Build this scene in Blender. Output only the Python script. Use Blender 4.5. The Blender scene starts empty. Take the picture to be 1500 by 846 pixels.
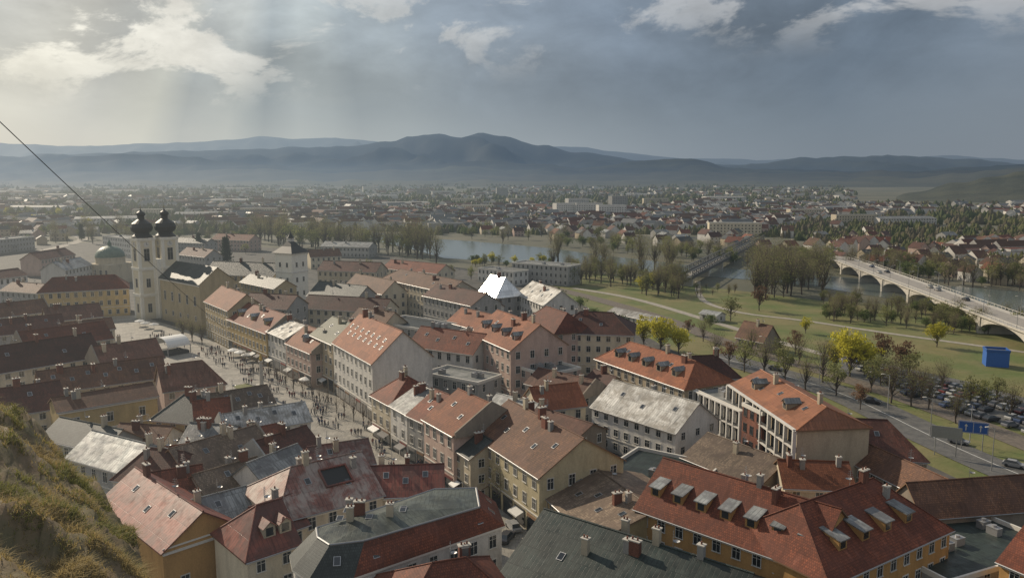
import bpy, math, random
from mathutils import Vector, noise, Matrix
R=random.Random(7); rad=math.radians; pi=math.pi
C=bpy.context.scene.collection
H=60.0; F=1177.0; PIT=math.atan(168/1177); SP=math.sin(PIT); CP=math.cos(PIT)
CAM=Vector((0,0,H))
def dirp(px,py):
    x=(px-750)/F; s=(py-423)/F
    return Vector((x,CP-s*SP,-(SP+s*CP)))
def P(px,py,z=0.0):
    d=dirp(px,py); t=(z-H)/d.z
    return CAM+d*t
# ---------------- camera
cd=bpy.data.cameras.new('camera'); co=bpy.data.objects.new('camera',cd); C.objects.link(co)
co.location=CAM; co.rotation_euler=(pi/2-PIT,0,0); cd.sensor_width=36; cd.lens=36*F/1500
cd.clip_end=60000; cd.clip_start=.5; bpy.context.scene.camera=co
vs=bpy.context.scene.view_settings; vs.view_transform='Standard'; vs.look='None'; vs.exposure=0
# ---------------- sun
SAZ=rad(-47); SEL=rad(30)
SUN=Vector((math.sin(SAZ)*math.cos(SEL),math.cos(SAZ)*math.cos(SEL),math.sin(SEL)))
sl=bpy.data.lights.new('sun','SUN'); sl.energy=5.0; sl.angle=rad(.6); sl.color=(1,.86,.67)
so=bpy.data.objects.new('sun',sl); C.objects.link(so); so.rotation_euler=SUN.to_track_quat('Z','Y').to_euler()
# ---------------- node helper
class NT:
    def __init__(s,t): s.t=t
    def n(s,ty,**k):
        o=s.t.nodes.new(ty)
        for a,b in k.items(): setattr(o,a,b)
        return o
    def put(s,sock,v):
        if isinstance(v,bpy.types.NodeSocket): s.t.links.new(v,sock)
        elif isinstance(v,tuple) and len(v)==3 and sock.type=='RGBA': sock.default_value=(*v,1)
        else: sock.default_value=v
    def m(s,op,a,b=None,c=None):
        o=s.n('ShaderNodeMath',operation=op); s.put(o.inputs[0],a)
        if b is not None: s.put(o.inputs[1],b)
        if c is not None: s.put(o.inputs[2],c)
        return o.outputs[0]
    def mr(s,v,a,b,c=0.,d=1.,smooth=False):
        o=s.n('ShaderNodeMapRange')
        if smooth: o.interpolation_type='SMOOTHSTEP'
        for i,x in enumerate((v,a,b,c,d)): s.put(o.inputs[i],x)
        return o.outputs[0]
    def mix(s,f,a,b,bt='MIX'):
        o=s.n('ShaderNodeMix',data_type='RGBA',blend_type=bt); s.put(o.inputs[0],f); s.put(o.inputs[6],a); s.put(o.inputs[7],b)
        return o.outputs[2]
    def ramp(s,f,st):
        o=s.n('ShaderNodeValToRGB'); s.put(o.inputs[0],f); e=o.color_ramp.elements
        while len(e)<len(st): e.new(.5)
        for i,(p,c) in enumerate(st): e[i].position=p; e[i].color=(*c,1)
        return o.outputs[0]
    def noise(s,v,sc,det=4,ro=.55,dist=0,W=None):
        o=s.n('ShaderNodeTexNoise')
        if W is not None: o.noise_dimensions='4D'; s.put(o.inputs['W'],W)
        if v is not None: s.put(o.inputs['Vector'],v)
        o.inputs['Scale'].default_value=sc; o.inputs['Detail'].default_value=det; o.inputs['Roughness'].default_value=ro; o.inputs['Distortion'].default_value=dist
        return o.outputs['Fac']
    def mapv(s,v,sc=(1,1,1)):
        o=s.n('ShaderNodeMapping'); s.put(o.inputs[0],v); o.inputs['Scale'].default_value=sc; return o.outputs[0]
# ---------------- world
w=bpy.data.worlds.new('World'); bpy.context.scene.world=w; w.use_nodes=True; w.node_tree.nodes.clear(); t=NT(w.node_tree)
tc=t.n('ShaderNodeTexCoord').outputs['Generated']; sx=t.n('ShaderNodeSeparateXYZ'); t.put(sx.inputs[0],tc); X,Y,Z=sx.outputs
az=t.m('ARCTAN2',X,Y)
nlow=t.noise(t.mapv(tc,(1,1,2.2)),3.2,5,.5,.2)
# angle seen from the hidden sun, above the frame: shafts fan out from it
sa=t.m('ARCTAN2',t.m('SUBTRACT',az,-.24),t.m('SUBTRACT',.52,Z))
azn=t.m('ADD',az,t.m('MULTIPLY',t.m('SUBTRACT',nlow,.5),.3))
base=t.ramp(t.mr(azn,-.7,.7),[(0,(.70,.68,.60)),(.17,(.62,.62,.575)),(.3,(.40,.445,.46)),(.45,(.285,.335,.385)),(.62,(.19,.235,.29)),(.8,(.14,.18,.23)),(1,(.21,.245,.285))])
ray=t.ramp(t.mr(sa,-.9,.5),[(0,(1,1,1)),(.12,(.93,.94,.95)),(.22,(1.08,1.06,1.02)),(.30,(.95,.95,.95)),(.38,(1.22,1.19,1.1)),(.43,(.86,.88,.9)),(.50,(1.14,1.12,1.08)),(.56,(.80,.83,.86)),(.62,(1.18,1.16,1.12)),(.68,(1.1,1.09,1.06)),(.73,(.84,.86,.88)),(.82,(1.02,1.02,1.01)),(.9,(.92,.93,.94)),(1,(.97,.97,.98))])
rayn=t.mix(t.mr(nlow,.35,.65,.5,1.),(1,1,1),ray)
base=t.mix(1.0,base,rayn,'MULTIPLY')
hz=t.ramp(t.mr(az,-.6,.6),[(0,(.60,.60,.555)),(.4,(.42,.47,.49)),(.7,(.25,.30,.35)),(1,(.22,.26,.31))])
base=t.mix(t.mr(Z,.0,.12,.55,0.,True),base,hz)
cx=t.n('ShaderNodeCombineXYZ'); t.put(cx.inputs[0],az); t.put(cx.inputs[1],t.m('MULTIPLY',Z,1.9))
cv=cx.outputs[0]
c1=t.noise(cv,6.5,10,.6,.35); c2=t.noise(cv,2.6,7,.55,.4,W=3.3); c3=t.noise(t.mapv(cv,(1,1.3,1)),9.,8,.62,.3)
base=t.mix(1.0,base,t.mix(t.mr(Z,.03,.14),(1,1,1),t.mr(c2,.40,.62,1.18,.70,True)),'MULTIPLY')
base=t.mix(1.0,base,t.mix(t.mr(Z,.05,.18),(1,1,1),t.mr(c3,.3,.7,.84,1.16)),'MULTIPLY')
msk=t.mr(c1,.50,.575,0,1,True)
gain=t.ramp(t.mr(az,-.7,.7),[(0,(1,1,1)),(.24,(1,1,1)),(.31,(.45,.45,.45)),(.5,(.65,.65,.65)),(.6,(.85,.85,.85)),(1,(.9,.9,.9))])
elm=t.mr(t.m('SUBTRACT',Z,t.mr(az,-.35,.2,0.,.065)),.06,.13,0,1,True)
ccol=t.ramp(t.mr(az,-.6,.6),[(0,(.98,.94,.80)),(.3,(.84,.82,.76)),(.6,(.50,.52,.54)),(1,(.54,.54,.54))])
ccol=t.mix(1.,ccol,t.mr(c3,.3,.7,.72,1.1),'MULTIPLY')
base=t.mix(t.m('MULTIPLY',t.m('MULTIPLY',msk,gain),elm),base,ccol)
base=t.mix(t.mr(Z,.24,.5,0,1,True),base,(.385,.42,.475))
sk=t.n('ShaderNodeTexSky',sky_type='NISHITA'); sk.sun_disc=False; sk.sun_elevation=SEL; sk.sun_rotation=SAZ
b1=t.n('ShaderNodeBackground'); t.put(b1.inputs[0],sk.outputs[0]); b1.inputs[1].default_value=.08
b2=t.n('ShaderNodeBackground'); t.put(b2.inputs[0],base); b2.inputs[1].default_value=1.0
mx=t.n('ShaderNodeMixShader'); mx.inputs[0].default_value=.93; t.put(mx.inputs[1],b1.outputs[0]); t.put(mx.inputs[2],b2.outputs[0])
t.put(t.n('ShaderNodeOutputWorld').inputs[0],mx.outputs[0])
# ---------------- aerial haze painted into materials as emission (depends on where a surface stands)
hg=bpy.data.node_groups.new('painted_haze','ShaderNodeTree')
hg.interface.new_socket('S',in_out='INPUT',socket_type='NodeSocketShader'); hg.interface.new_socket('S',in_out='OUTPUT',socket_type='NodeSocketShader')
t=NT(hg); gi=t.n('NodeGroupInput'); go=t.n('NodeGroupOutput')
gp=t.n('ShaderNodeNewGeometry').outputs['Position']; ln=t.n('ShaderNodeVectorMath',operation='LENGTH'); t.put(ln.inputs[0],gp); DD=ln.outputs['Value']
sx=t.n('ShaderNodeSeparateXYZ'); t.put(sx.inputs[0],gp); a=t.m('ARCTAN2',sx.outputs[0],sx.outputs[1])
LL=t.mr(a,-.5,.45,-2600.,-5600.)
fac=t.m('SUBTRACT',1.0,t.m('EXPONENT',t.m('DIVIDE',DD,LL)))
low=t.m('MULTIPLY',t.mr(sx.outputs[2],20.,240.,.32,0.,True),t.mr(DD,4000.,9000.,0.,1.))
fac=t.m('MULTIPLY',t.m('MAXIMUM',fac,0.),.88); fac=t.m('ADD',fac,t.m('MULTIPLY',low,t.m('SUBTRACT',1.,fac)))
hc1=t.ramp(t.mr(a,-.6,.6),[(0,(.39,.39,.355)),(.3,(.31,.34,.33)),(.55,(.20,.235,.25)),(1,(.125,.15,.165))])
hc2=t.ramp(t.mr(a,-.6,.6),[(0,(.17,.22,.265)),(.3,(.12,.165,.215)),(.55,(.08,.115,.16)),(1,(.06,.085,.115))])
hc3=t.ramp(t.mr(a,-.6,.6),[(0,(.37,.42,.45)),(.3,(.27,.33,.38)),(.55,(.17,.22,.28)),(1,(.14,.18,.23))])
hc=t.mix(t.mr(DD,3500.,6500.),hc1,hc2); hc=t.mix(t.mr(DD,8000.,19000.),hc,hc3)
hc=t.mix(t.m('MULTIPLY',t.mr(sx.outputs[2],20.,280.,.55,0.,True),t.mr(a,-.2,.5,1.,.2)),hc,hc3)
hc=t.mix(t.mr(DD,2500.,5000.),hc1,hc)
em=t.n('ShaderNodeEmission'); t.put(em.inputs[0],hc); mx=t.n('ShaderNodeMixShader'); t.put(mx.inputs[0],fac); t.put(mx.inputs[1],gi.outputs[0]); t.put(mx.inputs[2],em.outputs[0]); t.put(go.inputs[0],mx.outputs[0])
# ---------------- materials
MT={}
def mat(name,c,kind='plain',c2=None,rough=.8,metal=0.,sc=1.,spec=.3,stain=.5,rnd=.25,bump=.3,bw=.3,rh=.36):
    m=bpy.data.materials.new(name); m.use_nodes=True; m.node_tree.nodes.clear(); t=NT(m.node_tree); m.cycles.emission_sampling='NONE'
    c2=c2 or tuple(x*.6 for x in c); tcn=t.n('ShaderNodeTexCoord'); ob=tcn.outputs['Object']; uv=tcn.outputs['UV']; hb=None
    rv=t.n('ShaderNodeObjectInfo').outputs['Random']; W=t.m('MULTIPLY',rv,60.)
    if kind in('tile','seam'):
        b=t.n('ShaderNodeTexBrick'); t.put(b.inputs['Vector'],uv); b.inputs['Scale'].default_value=1
        b.inputs['Brick Width'].default_value=bw if kind=='tile' else .62; b.inputs['Row Height'].default_value=rh if kind=='tile' else 3.1
        b.inputs['Mortar Size'].default_value=.035 if kind=='tile' else .04; b.inputs['Bias'].default_value=-.1
        t.put(b.inputs['Color1'],c); t.put(b.inputs['Color2'],c2 if kind=='tile' else tuple(x*.85 for x in c)); t.put(b.inputs['Mortar'],tuple(x*.42 for x in c))
        col=b.outputs['Color']; hb=b.outputs['Fac']
        st=t.mr(t.noise(ob,.28,7,.68,.6,W=W),.42,.60,0,min(1,stain*1.3),True); col=t.mix(st,col,c2)
        st2=t.mr(t.noise(t.mapv(uv,(.9,.25,1)),1.3,6,.7,.3,W=W),.55,.70,0,stain*.6,True); col=t.mix(st2,col,tuple(min(1,x*1.35+.04) for x in c))
        st3=t.mr(t.noise(t.mapv(uv,(.8,.16,1)),2.1,4,.6,W=t.m('ADD',W,7.)),.50,.68,0,stain,True); col=t.mix(st3,col,tuple(x*.35 for x in c))
        vo=t.n('ShaderNodeTexBrick'); t.put(vo.inputs['Vector'],uv); vo.inputs['Scale'].default_value=1; vo.inputs['Brick Width'].default_value=3.3; vo.inputs['Row Height'].default_value=2.3; vo.inputs['Mortar Size'].default_value=0.
        t.put(vo.inputs['Color1'],(1.12,1.12,1.12)); t.put(vo.inputs['Color2'],(.78,.78,.78)); col=t.mix(1.,col,vo.outputs['Color'],'MULTIPLY')
    elif kind=='wall':
        n1=t.mr(t.noise(t.mapv(ob,(1,1,.25)),.7,5,.6,W=W),.4,.7,0,stain,True); col=t.mix(n1,c,c2)
        n2=t.mr(t.noise(ob,4,4,.6),.3,.8,.82,1.1); col=t.mix(1.,col,n2,'MULTIPLY')
        n3=t.mr(t.noise(t.mapv(ob,(1,1,.4)),.35,7,.7,.5,W=W),.54,.68,0,stain*.9,True); col=t.mix(n3,col,tuple(x*.5+.02 for x in c))
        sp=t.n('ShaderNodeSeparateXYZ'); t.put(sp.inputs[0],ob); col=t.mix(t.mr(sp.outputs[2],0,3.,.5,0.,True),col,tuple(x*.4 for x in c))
    elif kind=='noise':
        n1=t.noise(ob,sc,7,.62,.3); col=t.mix(t.mr(n1,.38,.62,0,1),c,c2); hb=n1
    else:
        col=t.mix(t.mr(t.noise(ob,3,3),.3,.7,0,.25),c,c2)
    col=t.mix(1.,col,t.mr(rv,0,1,1-rnd,1+rnd),'MULTIPLY')
    p=t.n('ShaderNodeBsdfPrincipled'); t.put(p.inputs['Base Color'],col); p.inputs['Metallic'].default_value=metal; p.inputs['Specular IOR Level'].default_value=spec
    if kind=='seam': t.put(p.inputs['Roughness'],t.mr(t.noise(ob,.8,5,W=W),.3,.7,rough*.7,rough*1.3))
    else: p.inputs['Roughness'].default_value=rough
    if hb is not None and bump:
        bn=t.n('ShaderNodeBump'); bn.inputs['Strength'].default_value=bump; bn.inputs['Distance'].default_value=.05 if kind!='noise' else .3/sc; bn.invert=kind!='noise'
        t.put(bn.inputs['Height'],hb); t.put(p.inputs['Normal'],bn.outputs[0])
    sh=p.outputs[0]
    if name.startswith('leaf'):
        tr=t.n('ShaderNodeBsdfTranslucent'); t.put(tr.inputs[0],col); mx=t.n('ShaderNodeMixShader'); mx.inputs[0].default_value=.45; t.put(mx.inputs[1],sh); t.put(mx.inputs[2],tr.outputs[0]); sh=mx.outputs[0]
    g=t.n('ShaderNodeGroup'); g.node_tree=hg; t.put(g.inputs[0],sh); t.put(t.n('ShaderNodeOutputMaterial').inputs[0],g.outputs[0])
    MT[name]=m; return m
mat('tred',(.215,.066,.034),'tile',(.10,.036,.024),rough=.7,spec=.2)
mat('torange',(.29,.105,.048),'tile',(.16,.06,.034),rough=.7,spec=.2)
mat('tbrown',(.195,.098,.056),'tile',(.095,.052,.037),rough=.7,spec=.2,stain=.6)
mat('tdark',(.13,.05,.034),'tile',(.06,.03,.023),rough=.68,spec=.2)
mat('tpink',(.21,.10,.068),'tile',(.11,.06,.043),rough=.68,spec=.2,stain=.7)
mat('weath',(.24,.175,.12),'tile',(.10,.07,.05),rough=.62,spec=.25,stain=.9)
mat('tslate',(.052,.06,.056),'tile',(.028,.033,.031),rough=.55)
mat('tolive',(.14,.14,.09),'tile',(.08,.085,.055),rough=.65)
mat('mgrey',(.28,.29,.28),'seam',(.14,.14,.14),rough=.55,metal=.25,stain=.8)
mat('mwhite',(.46,.45,.42),'seam',(.20,.185,.16),rough=.6,metal=.1,stain=.95)
mat('mgreen',(.12,.135,.115),'seam',(.06,.068,.06),rough=.45,metal=.15,stain=.8)
mat('mred',(.18,.052,.034),'seam',(.09,.035,.026),rough=.5,metal=.05,spec=.35,stain=.75)
mat('mpatch',(.20,.08,.058),'seam',(.28,.235,.20),rough=.48,metal=.05,spec=.4,stain=.7)
mat('mmirror',(.8,.8,.78),'seam',(.75,.75,.72),rough=.34,metal=1.,rnd=.0,stain=.1,bump=.15)
mat('mblack',(.03,.042,.036),'seam',(.015,.021,.018),rough=.48,stain=.7)
mat('orangem',(.29,.118,.058),'seam',(.20,.085,.045),rough=.6)
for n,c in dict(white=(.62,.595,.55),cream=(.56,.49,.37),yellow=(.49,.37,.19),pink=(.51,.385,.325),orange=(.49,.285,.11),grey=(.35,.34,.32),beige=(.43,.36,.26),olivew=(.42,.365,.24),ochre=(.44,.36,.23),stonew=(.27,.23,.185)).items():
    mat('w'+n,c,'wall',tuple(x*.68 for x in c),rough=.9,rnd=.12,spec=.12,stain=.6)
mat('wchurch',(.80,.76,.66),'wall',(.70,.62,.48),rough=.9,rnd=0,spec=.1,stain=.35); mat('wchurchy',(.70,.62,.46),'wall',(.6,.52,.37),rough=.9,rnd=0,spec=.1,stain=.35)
mat('trim',(.60,.57,.51),rnd=.08); mat('frame',(.54,.52,.47),rnd=.1); mat('dframe',(.06,.05,.045)); mat('glass',(.02,.024,.028),rough=.1,spec=.7,rnd=.5)
mat('brick',(.25,.10,.065),'tile',(.15,.065,.045),bw=.3,rh=.12); mat('metal',(.35,.35,.35),rough=.5,metal=.6); mat('black',(.02,.02,.02),rough=.5); mat('dark',(.045,.045,.045))
mat('copper',(.11,.16,.13),'noise',(.17,.22,.17),sc=.6,rough=.5); mat('gold',(.7,.5,.15),metal=.8,rough=.3)
mat('flat',(.10,.105,.10),'noise',(.19,.19,.18),sc=.4,rough=.7)
mat('paving',(.31,.285,.24),'tile',(.235,.22,.19),rough=.6,stain=.4,bw=1.2,rh=1.2,rnd=0)
mat('yard',(.095,.086,.075),'noise',(.05,.05,.043),sc=.15,rnd=0)
mat('asphalt',(.12,.115,.105),'noise',(.085,.083,.078),sc=.5,rnd=0,rough=.6); mat('pathm',(.32,.29,.24),'noise',(.24,.22,.19),sc=.5,rnd=0); mat('linep',(.5,.5,.48),rnd=0)
mat('grass',(.09,.115,.03),'noise',(.16,.14,.058),sc=.045,rnd=0,bump=.2); mat('plain',(.065,.07,.045),'noise',(.12,.11,.075),sc=.005,rnd=0,bump=0)
mat('rail',(.15,.125,.10),'noise',(.10,.085,.07),sc=1,rnd=0)
mat('hillf',(.02,.032,.024),'noise',(.05,.06,.04),sc=.0014,rnd=0,bump=0); mat('hillm',(.012,.02,.016),'noise',(.06,.07,.042),sc=.0016,rnd=0,bump=0); mat('hilln',(.014,.02,.014),'noise',(.045,.045,.028),sc=.003,rnd=0,bump=0); mat('hillw',(.012,.018,.01),'noise',(.045,.046,.024),sc=.007,rnd=0,bump=.4)
mat('soil',(.16,.11,.06),'noise',(.10,.085,.04),sc=1.5,rnd=0); mat('leafdry',(.33,.25,.10),c2=(.2,.15,.06),rnd=.0); mat('leafgr',(.18,.18,.045),rnd=0)
mat('bark',(.09,.07,.055)); mat('leaftwig',(.18,.14,.10),rnd=.25); mat('leaftall',(.18,.155,.095),rnd=.25); mat('leafolive',(.185,.19,.07),rnd=.3); mat('leafyel',(.47,.43,.05),rnd=.2); mat('leafgreen',(.11,.14,.045),rnd=.35); mat('leafcon',(.025,.04,.022)); mat('leafrust',(.18,.105,.06))
mat('conc',(.46,.43,.375),'noise',(.37,.35,.31),sc=.5,rough=.85,rnd=.0,bump=.1); mat('steel',(.13,.13,.13),rough=.6,metal=.3); mat('deckm',(.32,.29,.25),'noise',(.26,.24,.21),sc=.5,rnd=0,rough=.55)
mat('blue',(.03,.10,.33),rough=.4); mat('skin',(.5,.32,.24)); mat('canvas',(.7,.69,.65),rough=.9); mat('wood',(.2,.12,.07)); mat('red',(.17,.05,.04))
for i,c in enumerate([(.25,.25,.25),(.03,.03,.035),(.14,.03,.025),(.04,.06,.12),(.12,.12,.13),(.4,.4,.38)]): mat('paint%d'%i,c,rough=.3,spec=.5)
for i,c in enumerate([(.03,.03,.04),(.18,.17,.16),(.14,.03,.03),(.04,.06,.12),(.4,.38,.35)]): mat('cloth%d'%i,c)
mat('jeans',(.04,.05,.08)); mat('hair',(.03,.02,.015))
def water():
    m=bpy.data.materials.new('water'); m.use_nodes=True; m.node_tree.nodes.clear(); t=NT(m.node_tree); m.cycles.emission_sampling='NONE'
    p=t.n('ShaderNodeBsdfPrincipled'); p.inputs['Base Color'].default_value=(.10,.12,.11,1); p.inputs['Roughness'].default_value=.16; p.inputs['Specular IOR Level'].default_value=.9
    b=t.n('ShaderNodeBump'); b.inputs['Strength'].default_value=.12; b.inputs['Distance'].default_value=.4; t.put(b.inputs['Height'],t.noise(t.mapv(t.n('ShaderNodeTexCoord').outputs['Object'],(1,.4,1)),.35,5)); t.put(p.inputs['Normal'],b.outputs[0])
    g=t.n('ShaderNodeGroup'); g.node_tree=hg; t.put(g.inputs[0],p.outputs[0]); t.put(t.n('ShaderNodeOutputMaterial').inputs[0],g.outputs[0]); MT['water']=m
water()
# ---------------- mesh builder
class MB:
    def __init__(s): s.v=[]; s.f=[]; s.m=[]
    def poly(s,pts,m=0):
        i=len(s.v); s.v+=[tuple(p) for p in pts]; s.f.append(tuple(range(i,i+len(pts)))); s.m.append(m)
    def box(s,a,b,m=0):
        x0,y0,z0=a; x1,y1,z1=b
        for q in (((x0,y0,z0),(x1,y0,z0),(x1,y0,z1),(x0,y0,z1)),((x1,y1,z0),(x0,y1,z0),(x0,y1,z1),(x1,y1,z1)),((x1,y0,z0),(x1,y1,z0),(x1,y1,z1),(x1,y0,z1)),((x0,y1,z0),(x0,y0,z0),(x0,y0,z1),(x0,y1,z1)),((x0,y0,z1),(x1,y0,z1),(x1,y1,z1),(x0,y1,z1)),((x0,y1,z0),(x1,y1,z0),(x1,y0,z0),(x0,y0,z0))): s.poly(q,m)
    def prism(s,pts,z0,z1,m=0,mt=None):
        n=len(pts)
        for i in range(n):
            a=pts[i]; b=pts[(i+1)%n]; s.poly([(a[0],a[1],z0),(b[0],b[1],z0),(b[0],b[1],z1),(a[0],a[1],z1)],m)
        s.poly([(p[0],p[1],z1) for p in pts],m if mt is None else mt)
    def lathe(s,prof,n=12,m=0,c=(0,0)):
        for (r0,z0),(r1,z1) in zip(prof,prof[1:]):
            for i in range(n):
                a=2*pi*i/n; b=2*pi*(i+1)/n; q=[(c[0]+r0*math.cos(a),c[1]+r0*math.sin(a),z0),(c[0]+r0*math.cos(b),c[1]+r0*math.sin(b),z0),(c[0]+r1*math.cos(b),c[1]+r1*math.sin(b),z1),(c[0]+r1*math.cos(a),c[1]+r1*math.sin(a),z1)]
                if r0<1e-4: q=q[1:]
                elif r1<1e-4: q=q[:3]
                s.poly(q,m)
    def tube(s,p,q,r0,r1,n=5,m=0):
        p=Vector(p); q=Vector(q); d=(q-p).normalized(); a=d.orthogonal().normalized(); b=d.cross(a)
        ps=[p+(a*math.cos(2*pi*i/n)+b*math.sin(2*pi*i/n))*r0 for i in range(n)]; qs=[q+(a*math.cos(2*pi*i/n)+b*math.sin(2*pi*i/n))*r1 for i in range(n)]
        for i in range(n): j=(i+1)%n; s.poly([ps[i],ps[j],qs[j],qs[i]],m)
    def mesh(s,name,mats,smooth=False):
        me=bpy.data.meshes.new(name); me.from_pydata(s.v,[],s.f)
        for k in mats: me.materials.append(MT[k])
        me.polygons.foreach_set('material_index',s.m)
        if smooth: me.polygons.foreach_set('use_smooth',[True]*len(s.f))
        if len(s.f)<20000:
            uvl=me.uv_layers.new(name='UVMap').data
            for p in me.polygons:
                n=p.normal
                if abs(n.z)>.985: tx,b=Vector((1,0,0)),Vector((0,1,0))
                else: tx=Vector((-n.y,n.x,0)).normalized(); b=n.cross(tx)
                for li in p.loop_indices:
                    c=me.vertices[me.loops[li].vertex_index].co; uvl[li].uv=(c.dot(tx),c.dot(b))
        return me
    def obj(s,name,mats,parent=None,smooth=False,**k): return inst(name,s.mesh(name,mats,smooth),parent,**k)
def inst(name,me,parent=None,loc=(0,0,0),rz=0.,rx=0.,sc=None):
    o=bpy.data.objects.new(name,me); C.objects.link(o); o.location=loc; o.rotation_euler=(rx,0,rz)
    if sc: o.scale=sc if isinstance(sc,tuple) else (sc,)*3
    if parent: o.parent=parent
    return o
def tag(o,label,cat,group=None,kind=None):
    o['label']=label; o['category']=cat
    if group: o['group']=group
    if kind: o['kind']=kind
    return o
def empty(name,loc,rz,label,cat,group=None):
    o=bpy.data.objects.new(name,None); C.objects.link(o); o.location=loc; o.rotation_euler=(0,0,rz); return tag(o,label,cat,group)
def struct(o): o['kind']='structure'; return o
# ---------------- part prototypes
cache={}
def winmesh(w,h,fr='frame'):
    k=(round(w,2),round(h,2),fr)
    if k in cache: return cache[k]
    b=MB(); t_=.1; x=w/2
    b.box((-x-t_,-.07,0),(-x,0,h),0); b.box((x,-.07,0),(x+t_,0,h),0); b.box((-x-t_-.02,-.10,h),(x+t_+.02,0,h+.14),0); b.box((-x-.15,-.18,-.1),(x+.15,0,0),0)
    b.box((-.03,-.05,0),(.03,-.022,h),0); b.box((-x,-.045,h*.66),(-.03,-.022,h*.66+.05),0); b.box((.03,-.045,h*.66),(x,-.022,h*.66+.05),0)
    p=MB(); p.poly([(-x,-.02,0),(x,-.02,0),(x,-.02,h),(-x,-.02,h)])
    cache[k]=(b.mesh('window',[fr]),p.mesh('pane',['glass'])); return cache[k]
def window(par,loc,rz,w,h,fr='frame'):
    a,b=winmesh(w,h,fr); o=inst('window',a,par,loc,rz); inst('pane',b,o)
def proto(key,fn):
    if key not in cache: cache[key]=fn()
    return cache[key]
def chim_mesh(k):
    def f():
        b=MB(); w=[.45,.7,.4][k]; d=.35; hh=[1.9,1.7,1.5][k]; b.box((-w,-d,-1),(w,d,hh),0); b.box((-w-.1,-d-.1,hh),(w+.1,d+.1,hh+.15),1)
        for i in ((-.5,.5) if k<2 else (0,)): b.lathe([(.13,hh+.15),(.11,hh+.5),(.0,hh+.5)],8,2,(w*i,0))
        return b.mesh('chimney',[['wcream','brick','wgrey'][k],'conc','brick'])
    return proto(('ch',k),f)
def dorm_mesh(st,rm,wm,w=1.7,hh=1.5):
    def f():
        b=MB(); x=w/2; d=3.0
        b.poly([(-x,0,-.6),(x,0,-.6),(x,0,hh),(-x,0,hh)],0); b.poly([(x,0,-.6),(x,d,-.6),(x,d,hh),(x,0,hh)],0); b.poly([(-x,d,-.6),(-x,0,-.6),(-x,0,hh),(-x,d,hh)],0)
        r=MB()
        if st=='g':
            b.poly([(-x,0,hh),(x,0,hh),(0,0,hh+.65)],0)
            for s in (-1,1):
                for dz in (0,-.1): r.poly([(s*(x+.2),-.3,hh-.12+dz),(0,-.3,hh+.75+dz),(0,d,hh+.75+dz),(s*(x+.2),d,hh-.12+dz)])
                r.poly([(s*(x+.2),-.3,hh-.12),(0,-.3,hh+.75),(0,-.3,hh+.65),(s*(x+.2),-.3,hh-.22)])
        else:
            r.poly([(-x-.2,-.35,hh),(x+.2,-.35,hh),(x+.2,d,hh+.7),(-x-.2,d,hh+.7)]); r.poly([(-x-.2,-.35,hh-.14),(x+.2,-.35,hh-.14),(x+.2,-.35,hh),(-x-.2,-.35,hh)])
            for s in(-1,1): r.poly([(s*(x+.2),-.35,hh-.14),(s*(x+.2),-.35,hh),(s*(x+.2),d,hh+.7),(s*(x+.2),d,hh+.5)]); b.poly([(s*x,0,hh),(s*x,d,hh),(s*x,d,hh+.6)],0)
        return b.mesh('dormer',[wm]),r.mesh('dormer_roof',[rm])
    return proto(('d',st,rm,wm,w,hh),f)
def sky_mesh():
    def f():
        b=MB(); b.box((-.45,0,0),(.45,1.2,.07)); p=MB(); p.poly([(-.37,.08,.085),(.37,.08,.085),(.37,1.12,.085),(-.37,1.12,.085)]); return b.mesh('skylight',['metal']),p.mesh('pane',['glass'])
    return proto('sky',f)
def ant_mesh():
    def f():
        b=MB(); b.tube((0,0,-.5),(0,0,2.4),.035,.03,5)
        for i in range(4): b.tube((-.5+.06*i,0,1.3+.3*i),(.5-.06*i,0,1.3+.3*i),.02,.02,4)
        b.tube((0,0,.9),(0,-.3,.95),.03,.03,4); b.lathe([(.05,.75),(.42,.95),(.45,1.0)],10,0,(0,-.4)); return b.mesh('aerial',['metal'])
    return proto('ant',f)
def frameAB(A,B,z):
    a=A if isinstance(A,Vector) else P(A[0],A[1],z); b=B if isinstance(B,Vector) else P(B[0],B[1],z)
    d=(b-a); d.z=0; return a,d.length,math.atan2(d.y,d.x)
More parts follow.
